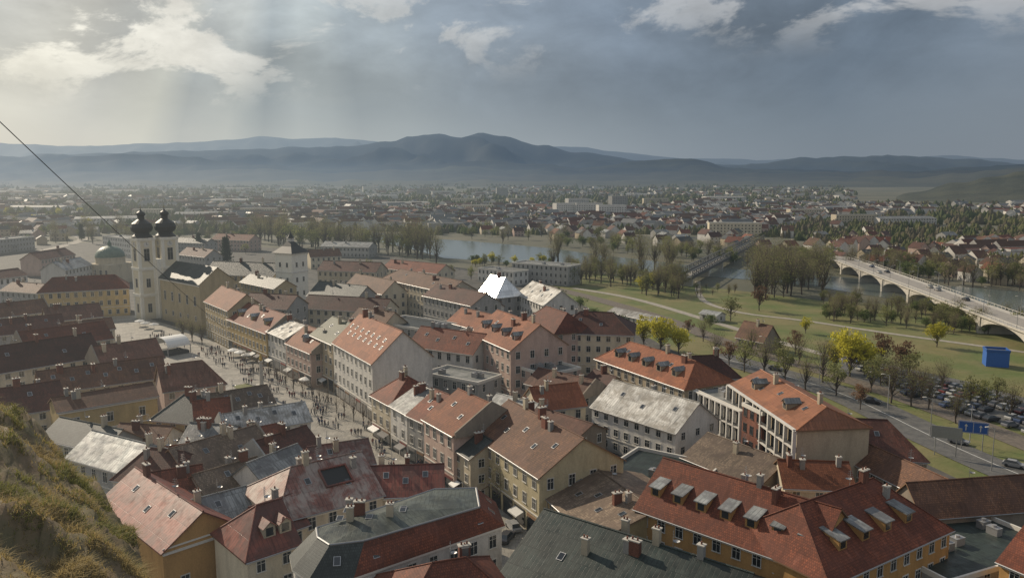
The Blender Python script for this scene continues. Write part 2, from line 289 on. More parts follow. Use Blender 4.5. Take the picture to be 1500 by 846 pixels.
def house(label,A,B,D,h,r,wall='wcream',roof='tred',hl=0,hr=0,ridge=False,vr=False,st=None,nf=None,sides='fr',dorm=0,dst='g',drm='mgrey',sky=0,chim=2,shop=False,ov=.4,flat=False,cat='house',name='town_house',group=None,cornice=True,fr='frame',srow=1,nr=None,grid=0,gm_='wwhite',fire=''):
    a,L,ang=frameAB(A,B,h+(r if ridge else 0)); a=a.copy(); a.z=0
    if ridge: v=Vector((-math.sin(ang),math.cos(ang),0)); a-=v*D/2
    root=empty(name,a,ang,label,cat,group)
    La,Wb=(D,L) if vr else (L,D)
    mp=(lambda x,y,z:(L-y,x,z)) if vr else (lambda x,y,z:(x,y,z))
    wm=MB()
    sl=r/(Wb/2) if not flat else 0
    def rz_(x,y):
        z=r-abs(y-Wb/2)*sl
        if hl: z=min(z,x/hl*r)
        if hr: z=min(z,(La-x)/hr*r)
        return h+z
    for (x0,y0,x1,y1) in ((0,0,La,0),(La,0,La,Wb),(La,Wb,0,Wb),(0,Wb,0,0)):
        end=(x0==x1); hip=(hr if x0>0 else hl)
        if end and not hip and not flat: pts=[(x0,y0,0),(x1,y1,0),(x1,y1,h),(x0,Wb/2,h+r-.1),(x0,y0,h)]
        else: pts=[(x0,y0,0),(x1,y1,0),(x1,y1,h),(x0,y0,h)]
        wm.poly([mp(*p) for p in pts])
    wm.obj('wall',[wall],root)
    for s_ in fire:
        x=La+ov+.02 if s_=='r' else -ov-.37; fm=MB()
        if not flat:
            q=[(0,h-.6),(Wb,h-.6),(Wb,h+.5),(Wb/2,h+r+.55),(0,h+.5)]
            for xx in (x,x+.35): fm.poly([mp(xx,y,z) for y,z in q])
            for (y0,z0),(y1,z1) in zip(q,q[1:]+q[:1]): fm.poly([mp(x,y0,z0),mp(x+.35,y0,z0),mp(x+.35,y1,z1),mp(x,y1,z1)])
            fm.obj('fire_wall',['wstonew' if wall!='wwhite' else 'wgrey'],root)
    rm=MB()
    if flat:
        rm.poly([(0,0,h-.5),(L,0,h-.5),(L,D,h-.5),(0,D,h-.5)]); rm.obj('roof',[roof],root); pm=MB()
        for x0,y0,x1,y1 in ((-.15,-.15,L+.15,.2),(-.15,D-.2,L+.15,D+.15),(-.15,.2,.2,D-.2),(L-.2,.2,L+.15,D-.2)): pm.box((x0,y0,h-.6),(x1,y1,h+.15))
        pm.obj('parapet',['trim' if cornice else 'conc'],root)
        for i in range(chim):
            x=R.uniform(.15,.85)*L; y=R.uniform(.3,.7)*D; u=MB(); u.box((-.9,-.6,0),(.9,.6,1.1)); u.box((-.95,-.65,1.1),(.95,.65,1.2)); u.lathe([(.35,1.2),(.35,1.5),(0,1.55)],10); u.obj('roof_vent',['metal'],root,loc=(x,y,h-.5),rz=R.choice([0,pi/2]))
    else:
        zo=h-ov*sl; xl=-ov; xr=La+ov
        e=[(xl,-ov,zo),(xr,-ov,zo),(xr,Wb+ov,zo),(xl,Wb+ov,zo)]; r0=(hl if hl else xl,Wb/2,h+r); r1=(La-hr if hr else xr,Wb/2,h+r)
        dn=lambda p:(p[0],p[1],p[2]-.22)
        F_=[[e[0],e[1],r1,r0],[e[2],e[3],r0,r1]]
        if hl: F_.append([e[3],e[0],r0])
        if hr: F_.append([e[1],e[2],r1])
        for f in F_: rm.poly([mp(*p) for p in f],0); rm.poly([mp(*dn(p)) for p in f][::-1],1)
        bd=[(e[0],e[1]),(e[2],e[3])]+([(e[3],e[0])] if hl else [(e[3],r0),(r0,e[0])])+([(e[1],e[2])] if hr else [(e[1],r1),(r1,e[2])])
        for p,q_ in bd: rm.poly([mp(*dn(p)),mp(*dn(q_)),mp(*q_),mp(*p)],1)
        rm.obj('roof',[roof,'wood' if roof[0]!='m' else roof],root)
        if r>1.5:
            cm=MB(); cm.tube(mp(r0[0],r0[1],r0[2]+.02),mp(r1[0],r1[1],r1[2]+.02),.14,.14,6)
            for c,rr in ([(e[0],r0),(e[3],r0)] if hl else [])+([(e[1],r1),(e[2],r1)] if hr else []): cm.tube(mp(*c),mp(*rr),.13,.13,5)
            cm.obj('ridge_cap',[roof],root)
            inst('aerial',ant_mesh(),root,mp(La*R.uniform(.3,.7),Wb*.5,h+r),R.uniform(0,3))
        gm=MB(); gm.tube(mp(xl,-ov-.08,zo-.1),mp(xr,-ov-.08,zo-.1),.09,.09,6); gm.obj('gutter',['metal'],root)
        for i in range(sky):
            x=(i+.5+R.uniform(-.12,.12))/sky*(La-hl*.6-hr*.6-2)+1+hl*.4; n_=srow if i%2 else 0
            y=Wb/2*(.35 if n_ else .55)
            if vr: y=Wb-y
            m1,m2=sky_mesh(); tl=math.atan(sl)
            if vr: o=inst('skylight',m1,root,mp(x,y,rz_(x,y)+.03),-pi/2 if y<Wb/2 else pi/2,tl)
            else: o=inst('skylight',m1,root,(x,y,rz_(x,y)+.03),0,tl)
            if vr and y>Wb/2: o.rotation_euler=(tl,0,-pi/2)
            inst('pane',m2,o)
        if dorm:
            for i in range(dorm):
                x=(i+.5)/dorm*(La-hl*.7-hr*.7)+hl*.7; y=Wb/2*.28; m1,m2=dorm_mesh(dst,drm,wall)
                o=inst('dormer',m1,root,(x,y,rz_(x,y)),0); inst('dormer_roof',m2,o); inst('pane',winmesh(1.05,1.15)[1],o,(0,-.02,.2))
    if not flat:
        for i in range(chim):
            x=R.uniform(.12,.88)*(La-hl*.5-hr*.5)+hl*.5; y=Wb*R.choice([.42,.5,.35,.62]); inst('chimney',chim_mesh(R.randrange(3)),root,mp(x,y,rz_(x,y)),R.choice([0,pi/2]))
    n_st=st if st is not None else max(1,int(round(h/3.5)))
    S={'f':((0,0),(1,0),0,L),'r':((L,0),(0,1),pi/2,D),'b':((L,D),(-1,0),pi,L),'l':((0,D),(0,-1),-pi/2,D)}
    for s in sides:
        o_,d_,rz,ln=S[s]; n=nf if (s=='f' and nf) else (nr if (s=='r' and nr) else max(1,int(ln/(2.9 if s=='f' else 3.6))))
        if s!='f' and n_st*n>20: n=max(2,n-1)
        for k in range(n_st):
            hh=h/n_st
            if k==0 and shop and s=='f': continue
            for i in range(n):
                u=(i+.5)*ln/n; big=grid and s=='f'
                window(root,(o_[0]+d_[0]*u,o_[1]+d_[1]*u,k*hh+hh*(.1 if big else .28)),rz,ln/n*.74 if big else min(1.15,ln/n*.45),hh*.75 if big else min(1.9,hh*.5),fr)
    if grid:
        g=MB()
        for i in range(nf+1): x=i*L/nf; g.box((x-.22,-.9,0),(x+.22,-.2,h-.3))
        for k in range(1,n_st+1): g.box((0,-.85,k*h/n_st-.3),(L,-.21,k*h/n_st-.05))
        g.obj('balcony_frame',[gm_],root)
        for k in range(1,n_st): g=MB(); g.box((.3,-.82,k*h/n_st+.3),(L-.3,-.77,k*h/n_st+.72)); g.obj('balcony_rail',['dark'],root)
    if shop:
        n=max(2,int(L/4))
        for i in range(n):
            b=MB(); wd=L/n*.36; b.box((-wd-.12,-.08,0),(-wd,0,2.8)); b.box((wd,-.08,0),(wd+.12,0,2.8)); b.box((-wd-.12,-.16,2.8),(wd+.12,0,3.3),1); b.box((-wd,-.06,.0),(wd,0,.45))
            o=b.obj('shop_window',['dframe',R.choice(['red','dark','dark','trim','wood','cloth1'])],root,loc=((i+.5)*L/n,0,.05)); p=MB(); p.poly([(-wd,-.03,.45),(wd,-.03,.45),(wd,-.03,2.8),(-wd,-.03,2.8)]); p.obj('pane',['glass'],o)
            if R.random()<.3:
                q_=MB(); q_.poly([(-wd,-.1,2.9),(wd,-.1,2.9),(wd,-1.6,2.35),(-wd,-1.6,2.35)]); q_.poly([(-wd,-1.6,2.35),(wd,-1.6,2.35),(wd,-1.6,2.1),(-wd,-1.6,2.1)]); q_.obj('awning',[R.choice(['canvas','canvas','cloth1','wood'])],root,loc=((i+.5)*L/n,0,.1))
    if cornice and not flat and h>7:
        c=MB(); c.box((-.05,-.28,h-.75),(L+.05,-.003,h-.45)); c.obj('cornice',['trim'],root); c=MB(); c.box((-.02,-.12,h/n_st+.02),(L+.02,-.003,h/n_st+.24)); c.obj('string_course',['trim'],root)
    return root
# ---------------- ground
def sheet(name,pix,z,m):
    b=MB(); b.poly([P(x,y,0).to_tuple()[:2]+(z,) for x,y in pix]); return struct(b.obj(name,[m]))
b=MB(); b.poly([(-25000,-300,0),(25000,-300,0),(25000,30000,0),(-25000,30000,0)]); struct(b.obj('ground',['plain']))
sheet('park_grass',[(640,405),(830,395),(1200,440),(1700,470),(1900,900),(1200,760),(1010,560),(870,460)],.05,'grass')
sheet('town_ground',[(-200,372),(200,352),(560,372),(760,408),(850,445),(1010,525),(1170,590),(1400,700),(1900,1000),(300,2600),(-1500,2600),(-900,500)],.10,'yard')
sheet('square_paving',[(120,462),(200,462),(330,500),(545,592),(700,690),(800,800),(860,1000),(600,1000),(560,760),(430,660),(250,560),(100,500)],.16,'paving')
up=[(520,338),(600,345),(640,350),(700,354),(800,363),(900,376),(1000,387),(1100,396),(1200,403),(1300,411),(1500,428),(1800,448)]
lo=[(1800,510),(1500,466),(1400,451),(1300,437),(1200,421),(1100,410),(1000,402),(900,394),(830,387),(740,384),(650,378),(600,364),(520,346)]
sheet('river_water',up+lo,.14,'water')
def road(name,pix,wd,z,m):
    pts=[P(x,y,0) for x,y in pix]; b=MB(); n=len(pts); ed=[]
    for i,p in enumerate(pts):
        d=(pts[min(i+1,n-1)]-pts[max(i-1,0)]); d.z=0; d.normalize(); nn=Vector((-d.y,d.x,0)); ed.append((p+nn*wd/2,p-nn*wd/2))
    for (a,b_),(c,d) in zip(ed,ed[1:]): b.poly([(a.x,a.y,z),(b_.x,b_.y,z),(d.x,d.y,z),(c.x,c.y,z)])
    return struct(b.obj(name,[m]))
def smooth(pix,k=4):
    out=[]
    for i in range(len(pix)-1):
        p0=pix[max(i-1,0)];p1=pix[i];p2=pix[i+1];p3=pix[min(i+2,len(pix)-1)]
        for j in range(k):
            t=j/k; out.append(tuple(.5*(2*p1[c]+(p2[c]-p0[c])*t+(2*p0[c]-5*p1[c]+4*p2[c]-p3[c])*t*t+(3*p1[c]-p0[c]-3*p2[c]+p3[c])*t**3) for c in (0,1)))
    return out+[pix[-1]]
rd=smooth([(1040,520),(1130,545),(1240,580),(1370,642),(1480,690),(1620,745)])
road('riverside_road',rd,13,.17,'asphalt'); road('road_verge',[(1380,632),(1440,655),(1560,705)],5,.19,'grass')
road('lane_line',rd,.25,.19,'linep')
road('footpath',smooth([(1022,412),(1030,440),(1085,458),(1180,470),(1300,488),(1430,506),(1600,530)]),3,.14,'pathm')
road('park_path',smooth([(840,422),(930,438),(1040,470),(1180,512),(1330,550),(1540,612)]),4,.12,'pathm')
road('railway_bed',smooth([(700,398),(850,432),(980,470),(1080,508),(1220,548),(1400,610),(1600,690)]),8,.15,'rail')
sheet('car_park_ground',[(1235,520),(1420,560),(1560,600),(1560,650),(1400,600),(1230,548)],.20,'asphalt')
road('far_road',smooth([(30,318),(70,328),(105,343),(120,352),(60,368)]),9,.15,'pathm')
road('far_bank_road',smooth([(300,333),(480,333),(620,330),(800,338),(1100,352)]),7,.15,'pathm')
# ---------------- hills
def interp(pts,x):
    for (a,b),(c,d) in zip(pts,pts[1:]):
        if a<=x<=c: u=(x-a)/(c-a); u=u*u*(3-2*u); return b+(d-b)*u
    return pts[0][1] if x<pts[0][0] else pts[-1][1]
def ridge(name,pts,dist,bf,m,seed,amp=1.):
    b=MB(); xs=list(range(-260,1761,8)); rows=20; V=[]
    for px in xs:
        py=interp(pts,px)+(noise.fractal((px*.022,seed,0),1,2,6))*3.4*amp; d=dirp(px,py); top=CAM+d*dist; col=[]
        for j in range(rows+1):
            f=j/rows; tt=bf+(1-bf)*f; x=top.x*tt; y=top.y*tt; z=max(top.z,5)*(f**1.3)*(1+.8*(1-f)*noise.fractal((x*.0013,y*.0009,seed),1,2,6)*2)
            if top.z<5: z=-3
            col.append((x,y,z-2))
        col.append((top.x*1.15,top.y*1.15,-5)); V.append(col)
    vs=[p for c in V for p in c]; k=rows+2; fs=[(i*k+j,(i+1)*k+j,(i+1)*k+j+1,i*k+j+1) for i in range(len(xs)-1) for j in range(k-1)]
    me=bpy.data.meshes.new(name); me.from_pydata(vs,[],fs); me.materials.append(MT[m]); me.polygons.foreach_set('use_smooth',[True]*len(fs)); struct(inst(name,me))
ridge('farthest_hills',[(-260,211),(0,209),(100,214),(240,210),(330,205),(390,200),(430,203),(480,202),(560,207),(640,212),(800,214),(860,216),(900,222),(1000,232),(1200,234),(1400,228),(1500,234),(1760,230)],19000,.7,'hillf',13,.6)
ridge('far_hills',[(-260,226),(0,228),(150,224),(300,220),(450,216),(520,213),(570,206),(600,200),(640,196),(675,201),(705,195),(740,200),(790,213),(850,222),(900,230),(960,236),(1040,240),(1100,241),(1180,230),(1240,229),(1330,228),(1420,233),(1500,240),(1760,232)],11500,.6,'hillf',1)
ridge('middle_hills',[(-260,250),(0,248),(60,240),(110,230),(200,224),(280,230),(340,238),(400,241),(470,245),(560,242),(640,240),(720,234),(800,242),(870,244),(950,234),(1010,232),(1080,246),(1160,248),(1250,250),(1330,252),(1420,244),(1500,240),(1760,236)],7400,.6,'hillm',5)
ridge('lower_hills',[(-260,256),(0,254),(200,250),(380,247),(480,252),(620,250),(700,252),(820,256),(900,254),(1000,250),(1100,254),(1300,250),(1760,246)],5600,.8,'hilln',23)
ridge('near_hills',[(-260,264),(900,264),(1050,264),(1130,266),(1200,264),(1280,258),(1340,260),(1400,254),(1450,249),(1500,245),(1600,236),(1760,225)],4400,.84,'hilln',9)
ridge('wooded_slope',[(-260,340),(1180,330),(1240,306),(1290,290),(1340,281),(1400,267),(1450,258),(1500,249),(1600,234),(1760,218)],2100,.78,'hillw',17,.8)
# ---------------- buildings; the row on the right side of the square first
H_=house
H_('long red-roofed house with dormers in the square row, next after the yellow church annex',(333,466),(390,487),14,11,5,'wyellow','tred',dorm=3,sky=4,shop=True,chim=3,fire='r')
H_('narrow white house with pale metal mansard roof between red and orange roofed houses',(391,484),(418,495),13,11.5,3,'wwhite','mwhite',sky=4,shop=True)
H_('pinkish facade with orange tiled roof beside the narrow white house on the square',(419,501),(455,516),13,10.5,4.5,'wpink','torange',dorm=1,sky=2,shop=True,fire='r')
H_('tall beige house with olive-green tiled roof standing left of the big white building',(455,489),(487,503),14,14,4.5,'wbeige','tolive',sky=2,shop=True)
H_('big four-storey white building with many roof windows and blank white gable wall',(488,500),(545,531),16,15,7,'wwhite','torange',sky=14,shop=True,chim=3,st=4,sides='f')
H_('low house with vivid red hipped roof touching the white gable, green shopfront',(544,577),(572,592),13,10,4.5,'wcream','tred',hl=4,hr=4,shop=True)
H_('white house with shining grey metal roof between two red-roofed houses',(572,592),(596,605),14,10.3,3.5,'wwhite','mgrey',shop=True,sky=1)
H_('narrow grey-fronted house with brown-red roof left of the pink house',(597,606),(621,617),14,10.3,4.2,'wgrey','tred',shop=True,sky=2)
H_('pink three-storey house with orange-brown roof and pale gable wall on the street',(621,612),(664,636),16,12,4.8,'wpink','torange',shop=True,sky=2,chim=2,sides='f',fire='r')
H_('slim low cream house with balcony wedged between pink and olive facades',(666,655),(689,670),9,9,2.5,'wcream','tslate',chim=1,shop=True)
H_('large olive-beige corner house with brown tiled roof and white-framed windows',(689,632),(790,697),17,11,5.2,'wolivew','tbrown',nf=8,st=3,sky=5,chim=5,shop=True)
H_('low building with wide mottled brown tile roof and yellow wall below the olive house',(790,717),(872,790),20,7,3,'wyellow','weath',sky=5,chim=2)
H_('dark green-black roofed building with brick chimneys at the bottom edge',(800,745),(1100,838),26,8,7,'wgrey','mblack',ridge=True,sky=3,chim=6)
H_('orange-walled building with red roof and row of grey-roofed dormers, left wing',(932,742),(1190,832),15,10,5.8,'worange','tred',dorm=7,dst='s',chim=3,st=3,hl=0)
H_('orange-walled right wing with red hipped roof and four slanted grey dormers',(1215,852),(1392,773),17,10,6,'worange','tred',dorm=4,dst='s',hr=6,hl=5,chim=2)
H_('dark red-roofed long house in front of the riverside road',(1170,664),(1358,674),16,8,5,'wbeige','tdark',hl=3,hr=5,sky=3)
H_('white modern block with tall framed window bays and flat grey roof',(1012,567),(1088,601),11,11,0,'wwhite','flat',flat=True,nf=9,st=3,chim=4,fr='dframe',grid=1)
H_('brick-brown stair block between the white and the beige modern buildings',(1088,590),(1117,604),12,13,0,'brick','flat',flat=True,nf=3,st=4,chim=1,fr='dframe',sides='fr')
H_('beige modern building with orange seamed roof, framed balconies and blank side wall',(1070,562),(1168,628),14,14,3.,'wbeige','orangem',nf=9,st=4,sky=5,sides='f',fr='dframe',dorm=2,grid=1,gm_='wwhite',hr=3)
H_('white hall with weathered pale metal gable roof in the middle of the block',(867,594),(990,632),14,9,4.8,'wwhite','mwhite',chim=1,sky=3)
H_('long beige building with orange hipped roof, grey dormers and rows of tall windows',(873,524),(1003,569),15,11.5,4.6,'wbeige','torange',hl=5,hr=5,dorm=5,sky=3,chim=3)
H_('dark brown-roofed house behind the orange-roofed building near the trees',(1005,556),(1085,552),13,9,4.5,'wgrey','tdark',hr=4,hl=3)
H_('cream building with wide dark red hipped roof and two rows of windows',(812,486),(928,490),18,13,5,'wcream','tdark',hl=7,hr=7,sky=2,chim=3)
H_('cream turreted wing left of the wide dark red hipped roof',(765,470),(812,488),13,13.5,5,'wpink','tred',hl=4,hr=4,chim=2)
H_('tall pale pink building with orange mansard-like roof and small dormers',(690,487),(748,512),17,15,6,'wpink','torange',dorm=4,sky=2,chim=4,st=4)
H_('pale pink annex with flat terrace right of the tall pink building',(748,533),(800,548),12,10,0,'wpink','flat',flat=True)
H_('small house with faded pink roof behind the blank courtyard wall',(770,560),(850,580),10,8,3,'wgrey','tpink',chim=2,fire='r')
H_('low house with orange roof patch in the courtyard beside the white hall',(790,600),(858,592),10,8,4,'wcream','torange',hr=0)
H_('house with brown-orange roof and three large skylights behind the white building',(598,505),(692,518),13,11.5,4.5,'wwhite','tred',sky=4)
H_('flat-roofed building with dark green glass top storey',(548,470),(655,488),14,12,0,'wgrey','tslate',flat=True,chim=3)
H_('flat dark courtyard roof below the house with three skylights',(620,545),(700,560),10,8,0,'wgrey','flat',flat=True,chim=3)
H_('courtyard building with netted black flat roof beside the white hall',(880,690),(1010,720),16,6,0,'wbeige','mblack',flat=True,chim=5)
H_('long courtyard shed with worn pale wall right of the pink house',(740,605),(845,640),9,7,2,'wstonew','tpink',chim=1)
H_('low house with grey stone roof between white hall and modern block',(1000,668),(1110,712),14,6,3.5,'wstonew','weath',chim=1)
H_('small orange-roofed house with tall brick chimney behind the dormered wing',(1150,712),(1252,716),10,7.5,3,'wcream','torange',chim=3)
H_('weathered brown lean-to roof running toward the sign gantry',(1235,668),(1372,735),7,7,3,'wstonew','tbrown',chim=0)
H_('long brown brick-like wall and roof near the right edge',(1352,756),(1530,742),8,7,4,'wstonew','tbrown',chim=0,sides='')
H_('flat black roof with air units in the lower right corner',(1390,850),(1560,800),22,6,0,'wgrey','mblack',flat=True,chim=6)
H_('corner of an orange house at the right frame edge',(1465,820),(1560,860),12,9,4,'worange','tred',chim=0)
H_('low grey-roofed outbuilding in the yard behind the pink house',(712,596),(770,612),8,7,2.5,'wwhite','mgrey',chim=1)
H_('small brown-roofed yard house behind the white hall',(850,560),(880,572),9,8,3,'wcream','tdark',chim=1)
H_('long cream institution with rows of windows and red-brown roof above the green glass roof',(560,407),(655,428),14,14,4,'wcream','tbrown',hl=4,sky=2,chim=3)
H_('brown-roofed house attached right of the long cream institution',(620,432),(690,447),14,12,4,'wgrey','tdark')
g=P(713,432,11); tc_=(CAM-g).normalized(); nn=(tc_+SUN).normalized(); nh=Vector((nn.x,nn.y,0)); tn=nh.length/nn.z; nh.normalize(); v=-nh; u=Vector((v.y,-v.x,0))
H_('house whose metal roof blazes white with reflected sun',g-u*7,g+u*7,13,11,6.5*tn,'wgrey','mmirror',chim=1,hr=3)
H_('house with bright white metal roof and dark skylights near the river park',(757,430),(797,446),14,11,5,'wwhite','mwhite',sky=5,chim=2)
H_('grey riverside office block with flat roof and many windows',(750,384),(832,390),14,11,0,'wgrey','flat',flat=True,cat='office building',name='office_block',chim=2)
H_('white blockish building next to the riverside office block',(700,392),(752,398),12,8,0,'wwhite','flat',flat=True)
for i,(A,B,D,h,r,w_,rf,lb) in enumerate([
 ((300,440),(334,454),13,14,5,'wochre','torange','ochre annex with orange roof between church nave and square row'),
 ((352,448),(420,452),14,12,4,'wgrey','tdark','dark-roofed house behind the long red roof of the square row'),
 ((300,400),(400,404),14,15,5,'wochre','tslate','monastery wing with long dark slate roof behind the church nave'),
 ((352,412),(402,422),10,14,3,'wochre','tslate','lower dark-roofed monastery end beside the white gate tower'),
 ((450,432),(520,440),14,11,5,'wgrey','tslate','grey house with dark slate roof right of the white gate tower'),
 ((440,450),(560,457),13,10,4,'wcream','tdark','dark brown roof in the block behind the olive-roofed house'),
 ((505,418),(560,430),12,11,5,'wcream','tbrown','brown-roofed house left of the long cream institution'),
 ((465,395),(550,398),14,12,4,'wcream','tdark','dark-roofed long house among the trees behind the gate tower'),
 ((560,392),(640,400),14,9,4,'wcream','tred','red-roofed house in front of the river bank trees'),
 ((510,470),(560,478),11,12,4,'wcream','tbrown','brown roof behind the white building toward the church'),
 ((650,440),(700,452),12,10,4,'wwhite','tbrown','brown-roofed house just left of the blazing metal roof'),
 ((655,470),(700,482),12,12,4,'wwhite','torange','orange roof left of the tall pale pink building'),
 ((310,350),(365,352),14,9,4,'wpink','tred','pinkish villa with red roof beyond the monastery'),
 ((455,376),(500,374),12,8,4,'wcream','tbrown','brown-roofed house beyond the white gate tower'),
 ((470,360),(540,362),14,8,3,'wgrey','mgrey','low grey hall with metal roof before the tall bare trees'),
 ((150,345),(190,350),14,14,0.0,'wwhite','flat','white flat-roofed block behind the green dome'),
 ((95,395),(135,387),13,11,4,'wwhite','mgrey','white house with grey roof left of the green dome'),
 ((60,380),(110,372),13,10,4,'wpink','tdark','pink house at upper left with dark roof'),
 ((-15,352),(50,346),14,11,0,'wgrey','flat','grey flat-roofed block at the far left edge'),
 ((0,425),(70,430),13,10,3,'wgrey','tbrown','grey house left of the long yellow building'),
 ((55,428),(188,421),15,12,5,'wyellow','tred','long yellow building with red hipped roof facing the church square'),
 ((262,372),(300,376),12,11,4,'wgrey','tdark','dark-roofed house right behind the church towers'),
 ((205,352),(300,356),13,9,3,'wgrey','tslate','grey hall between the church domes and the pinkish villa'),
 ((-20,410),(40,402),12,12,3,'wwhite','tdark','white house at the left edge behind the long yellow building')]):
    H_(lb,A,B,D,h,r,w_,rf,flat=(r==0),hl=(5 if 'hipped' in lb else 0),hr=(5 if 'hipped' in lb else 0),chim=2)
# left of the square
for A,B,D,h,r,w_,rf,k,lb in [
 ((-20,466),(72,455),12,9,4,'wcream','tbrown',dict(fire='r'),'brown-roofed house at the left edge below the grey house'),
 ((70,470),(150,462),11,9,4,'wcream','tpink',{},'faded pink-brown roof just below the long yellow building'),
 ((-20,492),(95,480),12,9,4,'wgrey','tdark',dict(sky=3),'dark brown roof second row down on the left edge'),
 ((98,488),(168,480),9,8,3,'wcream','tbrown',dict(chim=2),'small brown roof above the dull red roof'),
 ((40,512),(165,494),13,9,4.5,'wcream','tred',dict(sky=2,fire='l'),'dull red roof ending in a pale gable toward the square'),
 ((-20,548),(150,520),15,9,5.5,'wcream','tdark',dict(sky=2),'large dark red roof at the left edge above the yellow walls'),
 ((150,536),(240,522),12,9,4.5,'wpink','tpink',dict(sides='r',fire='l'),'pinkish roof with pale gable end facing the white stage tent'),
 ((60,575),(245,550),12,9,4,'wcream','tbrown',dict(sky=7,chim=4),'long brown roof with scattered skylights left of the square'),
 ((240,572),(330,560),12,9,5,'wpink','tpink',dict(hr=4),'pink-brown hipped roof beside the square left of the lawn'),
 ((-20,612),(95,594),13,9,4.5,'wcream','tdark',dict(sky=1),'dark brown roof directly above the grassy slope'),
 ((85,602),(230,578),9,11,2,'wyellow','tbrown',dict(chim=3,nf=3,st=2),'narrow building with tall stained yellow back wall'),
 ((222,612),(285,618),11,9,4,'wyellow','tslate',dict(hl=4,hr=4),'yellow house with dark slate hipped roof in the left block'),
 ((287,622),(338,616),9,8.5,4,'wyellow','tred',dict(chim=1,fire='r'),'small red-roofed house touching the dark slate hipped roof'),
 ((290,608),(402,588),10,8.5,3,'wcream','weath',dict(sky=6,chim=3),'pale weathered roof dotted with skylights along the square'),
 ((335,634),(455,614),9,9,2.8,'wwhite','mwhite',dict(sky=4,fire='l'),'low house with bright worn metal roof beside the square'),
 ((345,655),(415,640),7,8,2,'wcream','tred',dict(chim=2),'narrow red roof squeezed behind the bright worn metal roof'),
 ((278,700),(400,662),12,8.5,4,'wcream','weath',dict(sky=2,chim=2,sides='f',fire='r'),'wide patchy grey-brown roof in the middle of the left block'),
 ((98,668),(212,700),11,8,3.5,'wgrey','mgrey',dict(chim=1),'ribbed light grey metal roof above the grassy slope'),
 ((60,640),(150,660),9,8,3,'wgrey','tslate',dict(chim=1),'small dark slate roof left of the ribbed metal roof'),
 ((160,645),(235,650),8,7,2.5,'wwhite','tbrown',dict(chim=2),'small brown roof right of the small dark slate roof'),
 ((165,700),(262,712),11,8,4,'wwhite','tdark',dict(hl=3,hr=3),'dark brown hipped roof behind the ribbed metal roof'),
 ((225,735),(300,722),9,8,3.5,'wcream','tred',dict(chim=2),'red-brown roof just behind the orange-walled house'),
 ((235,680),(290,672),7,7,2.2,'wcream','torange',dict(chim=1),'little orange roof left of the patchy grey-brown roof'),
 ((262,650),(330,655),9,8,3,'wyellow','mgrey',dict(chim=3),'grey roof with steel vents left of the patchy roof'),
 ((305,730),(395,702),9,8,3,'wcream','weath',dict(sky=1),'patched brown and grey roof behind the orange-walled house'),
 ((398,676),(470,652),9,9.5,3,'wwhite','tdark',dict(chim=2,fire='l'),'dark gable roof near the square in the left block'),
 ((392,712),(462,682),9,9.5,3.2,'wwhite','mgrey',dict(chim=1),'grey metal gable roof above the red roof complex'),
 ((462,690),(548,676),9,9.5,3.,'wcream','mpatch',dict(chim=2,sky=2),'streaked red and white metal roof beside the street'),
 ((430,715),(500,706),7,9.5,2.2,'wcream','tred',dict(chim=2),'narrow red tiled roof behind the large patched roof'),
 ((290,778),(382,752),10,8.5,3,'wgrey','mgrey',dict(chim=1,sky=1),'small grey metal roof between orange house and red roofs'),
 ((392,785),(450,765),9,10,3,'wcream','mred',dict(chim=1,sky=2),'red metal roof with skylights in front of the large patched roof'),
 ((535,726),(648,722),10,10.5,3,'wcream','mred',dict(chim=2,sky=3,fire='l'),'red metal roof with skylights facing the street above the curved roof'),
 ((362,818),(438,793),11,10,4.5,'wcream','mred',dict(chim=0,dorm=2,drm='mred',hl=4),'glossy red roof with two small dormers left of the curved roof')]:
    H_(lb,A,B,D,h,r,w_,rf,**k)
o_=H_('large patched red and grey metal roof with a dark square opening in it',(408,762),(560,722),15,11,4.6,'wcream','mpatch',sky=2,chim=3,hl=5)
b=MB(); b.box((-2.3,0,0),(2.3,.25,.35)); b.box((-2.3,3.35,0),(2.3,3.6,.35)); b.box((-2.3,.25,0),(-2.05,3.35,.35)); b.box((2.05,.25,0),(2.3,3.35,.35)); b.poly([(-2.05,.25,.1),(2.05,.25,.1),(2.05,3.35,.1),(-2.05,3.35,.1)],1)  # black sheet in the frame paints the shaded depth of the opening
b.obj('roof_opening',['mred','black'],o_,loc=(frameAB((408,762),(560,722),11)[1]*.66,2.9,11+4.6/7.5*2.9),rx=math.atan(4.6/7.5))
H_('orange-walled house with red seamed roof and solar windows at lower left',(238,806),(354,768),24,9,4,'worange','mred',vr=True,chim=1,st=1,nf=2,sides='f',sky=3)
H_('red tiled hipped roof with chimney at the bottom edge, in front of the curved roof',(560,836),(740,806),14,10,4,'wcream','tred',ridge=True,hl=6,hr=5,chim=2)
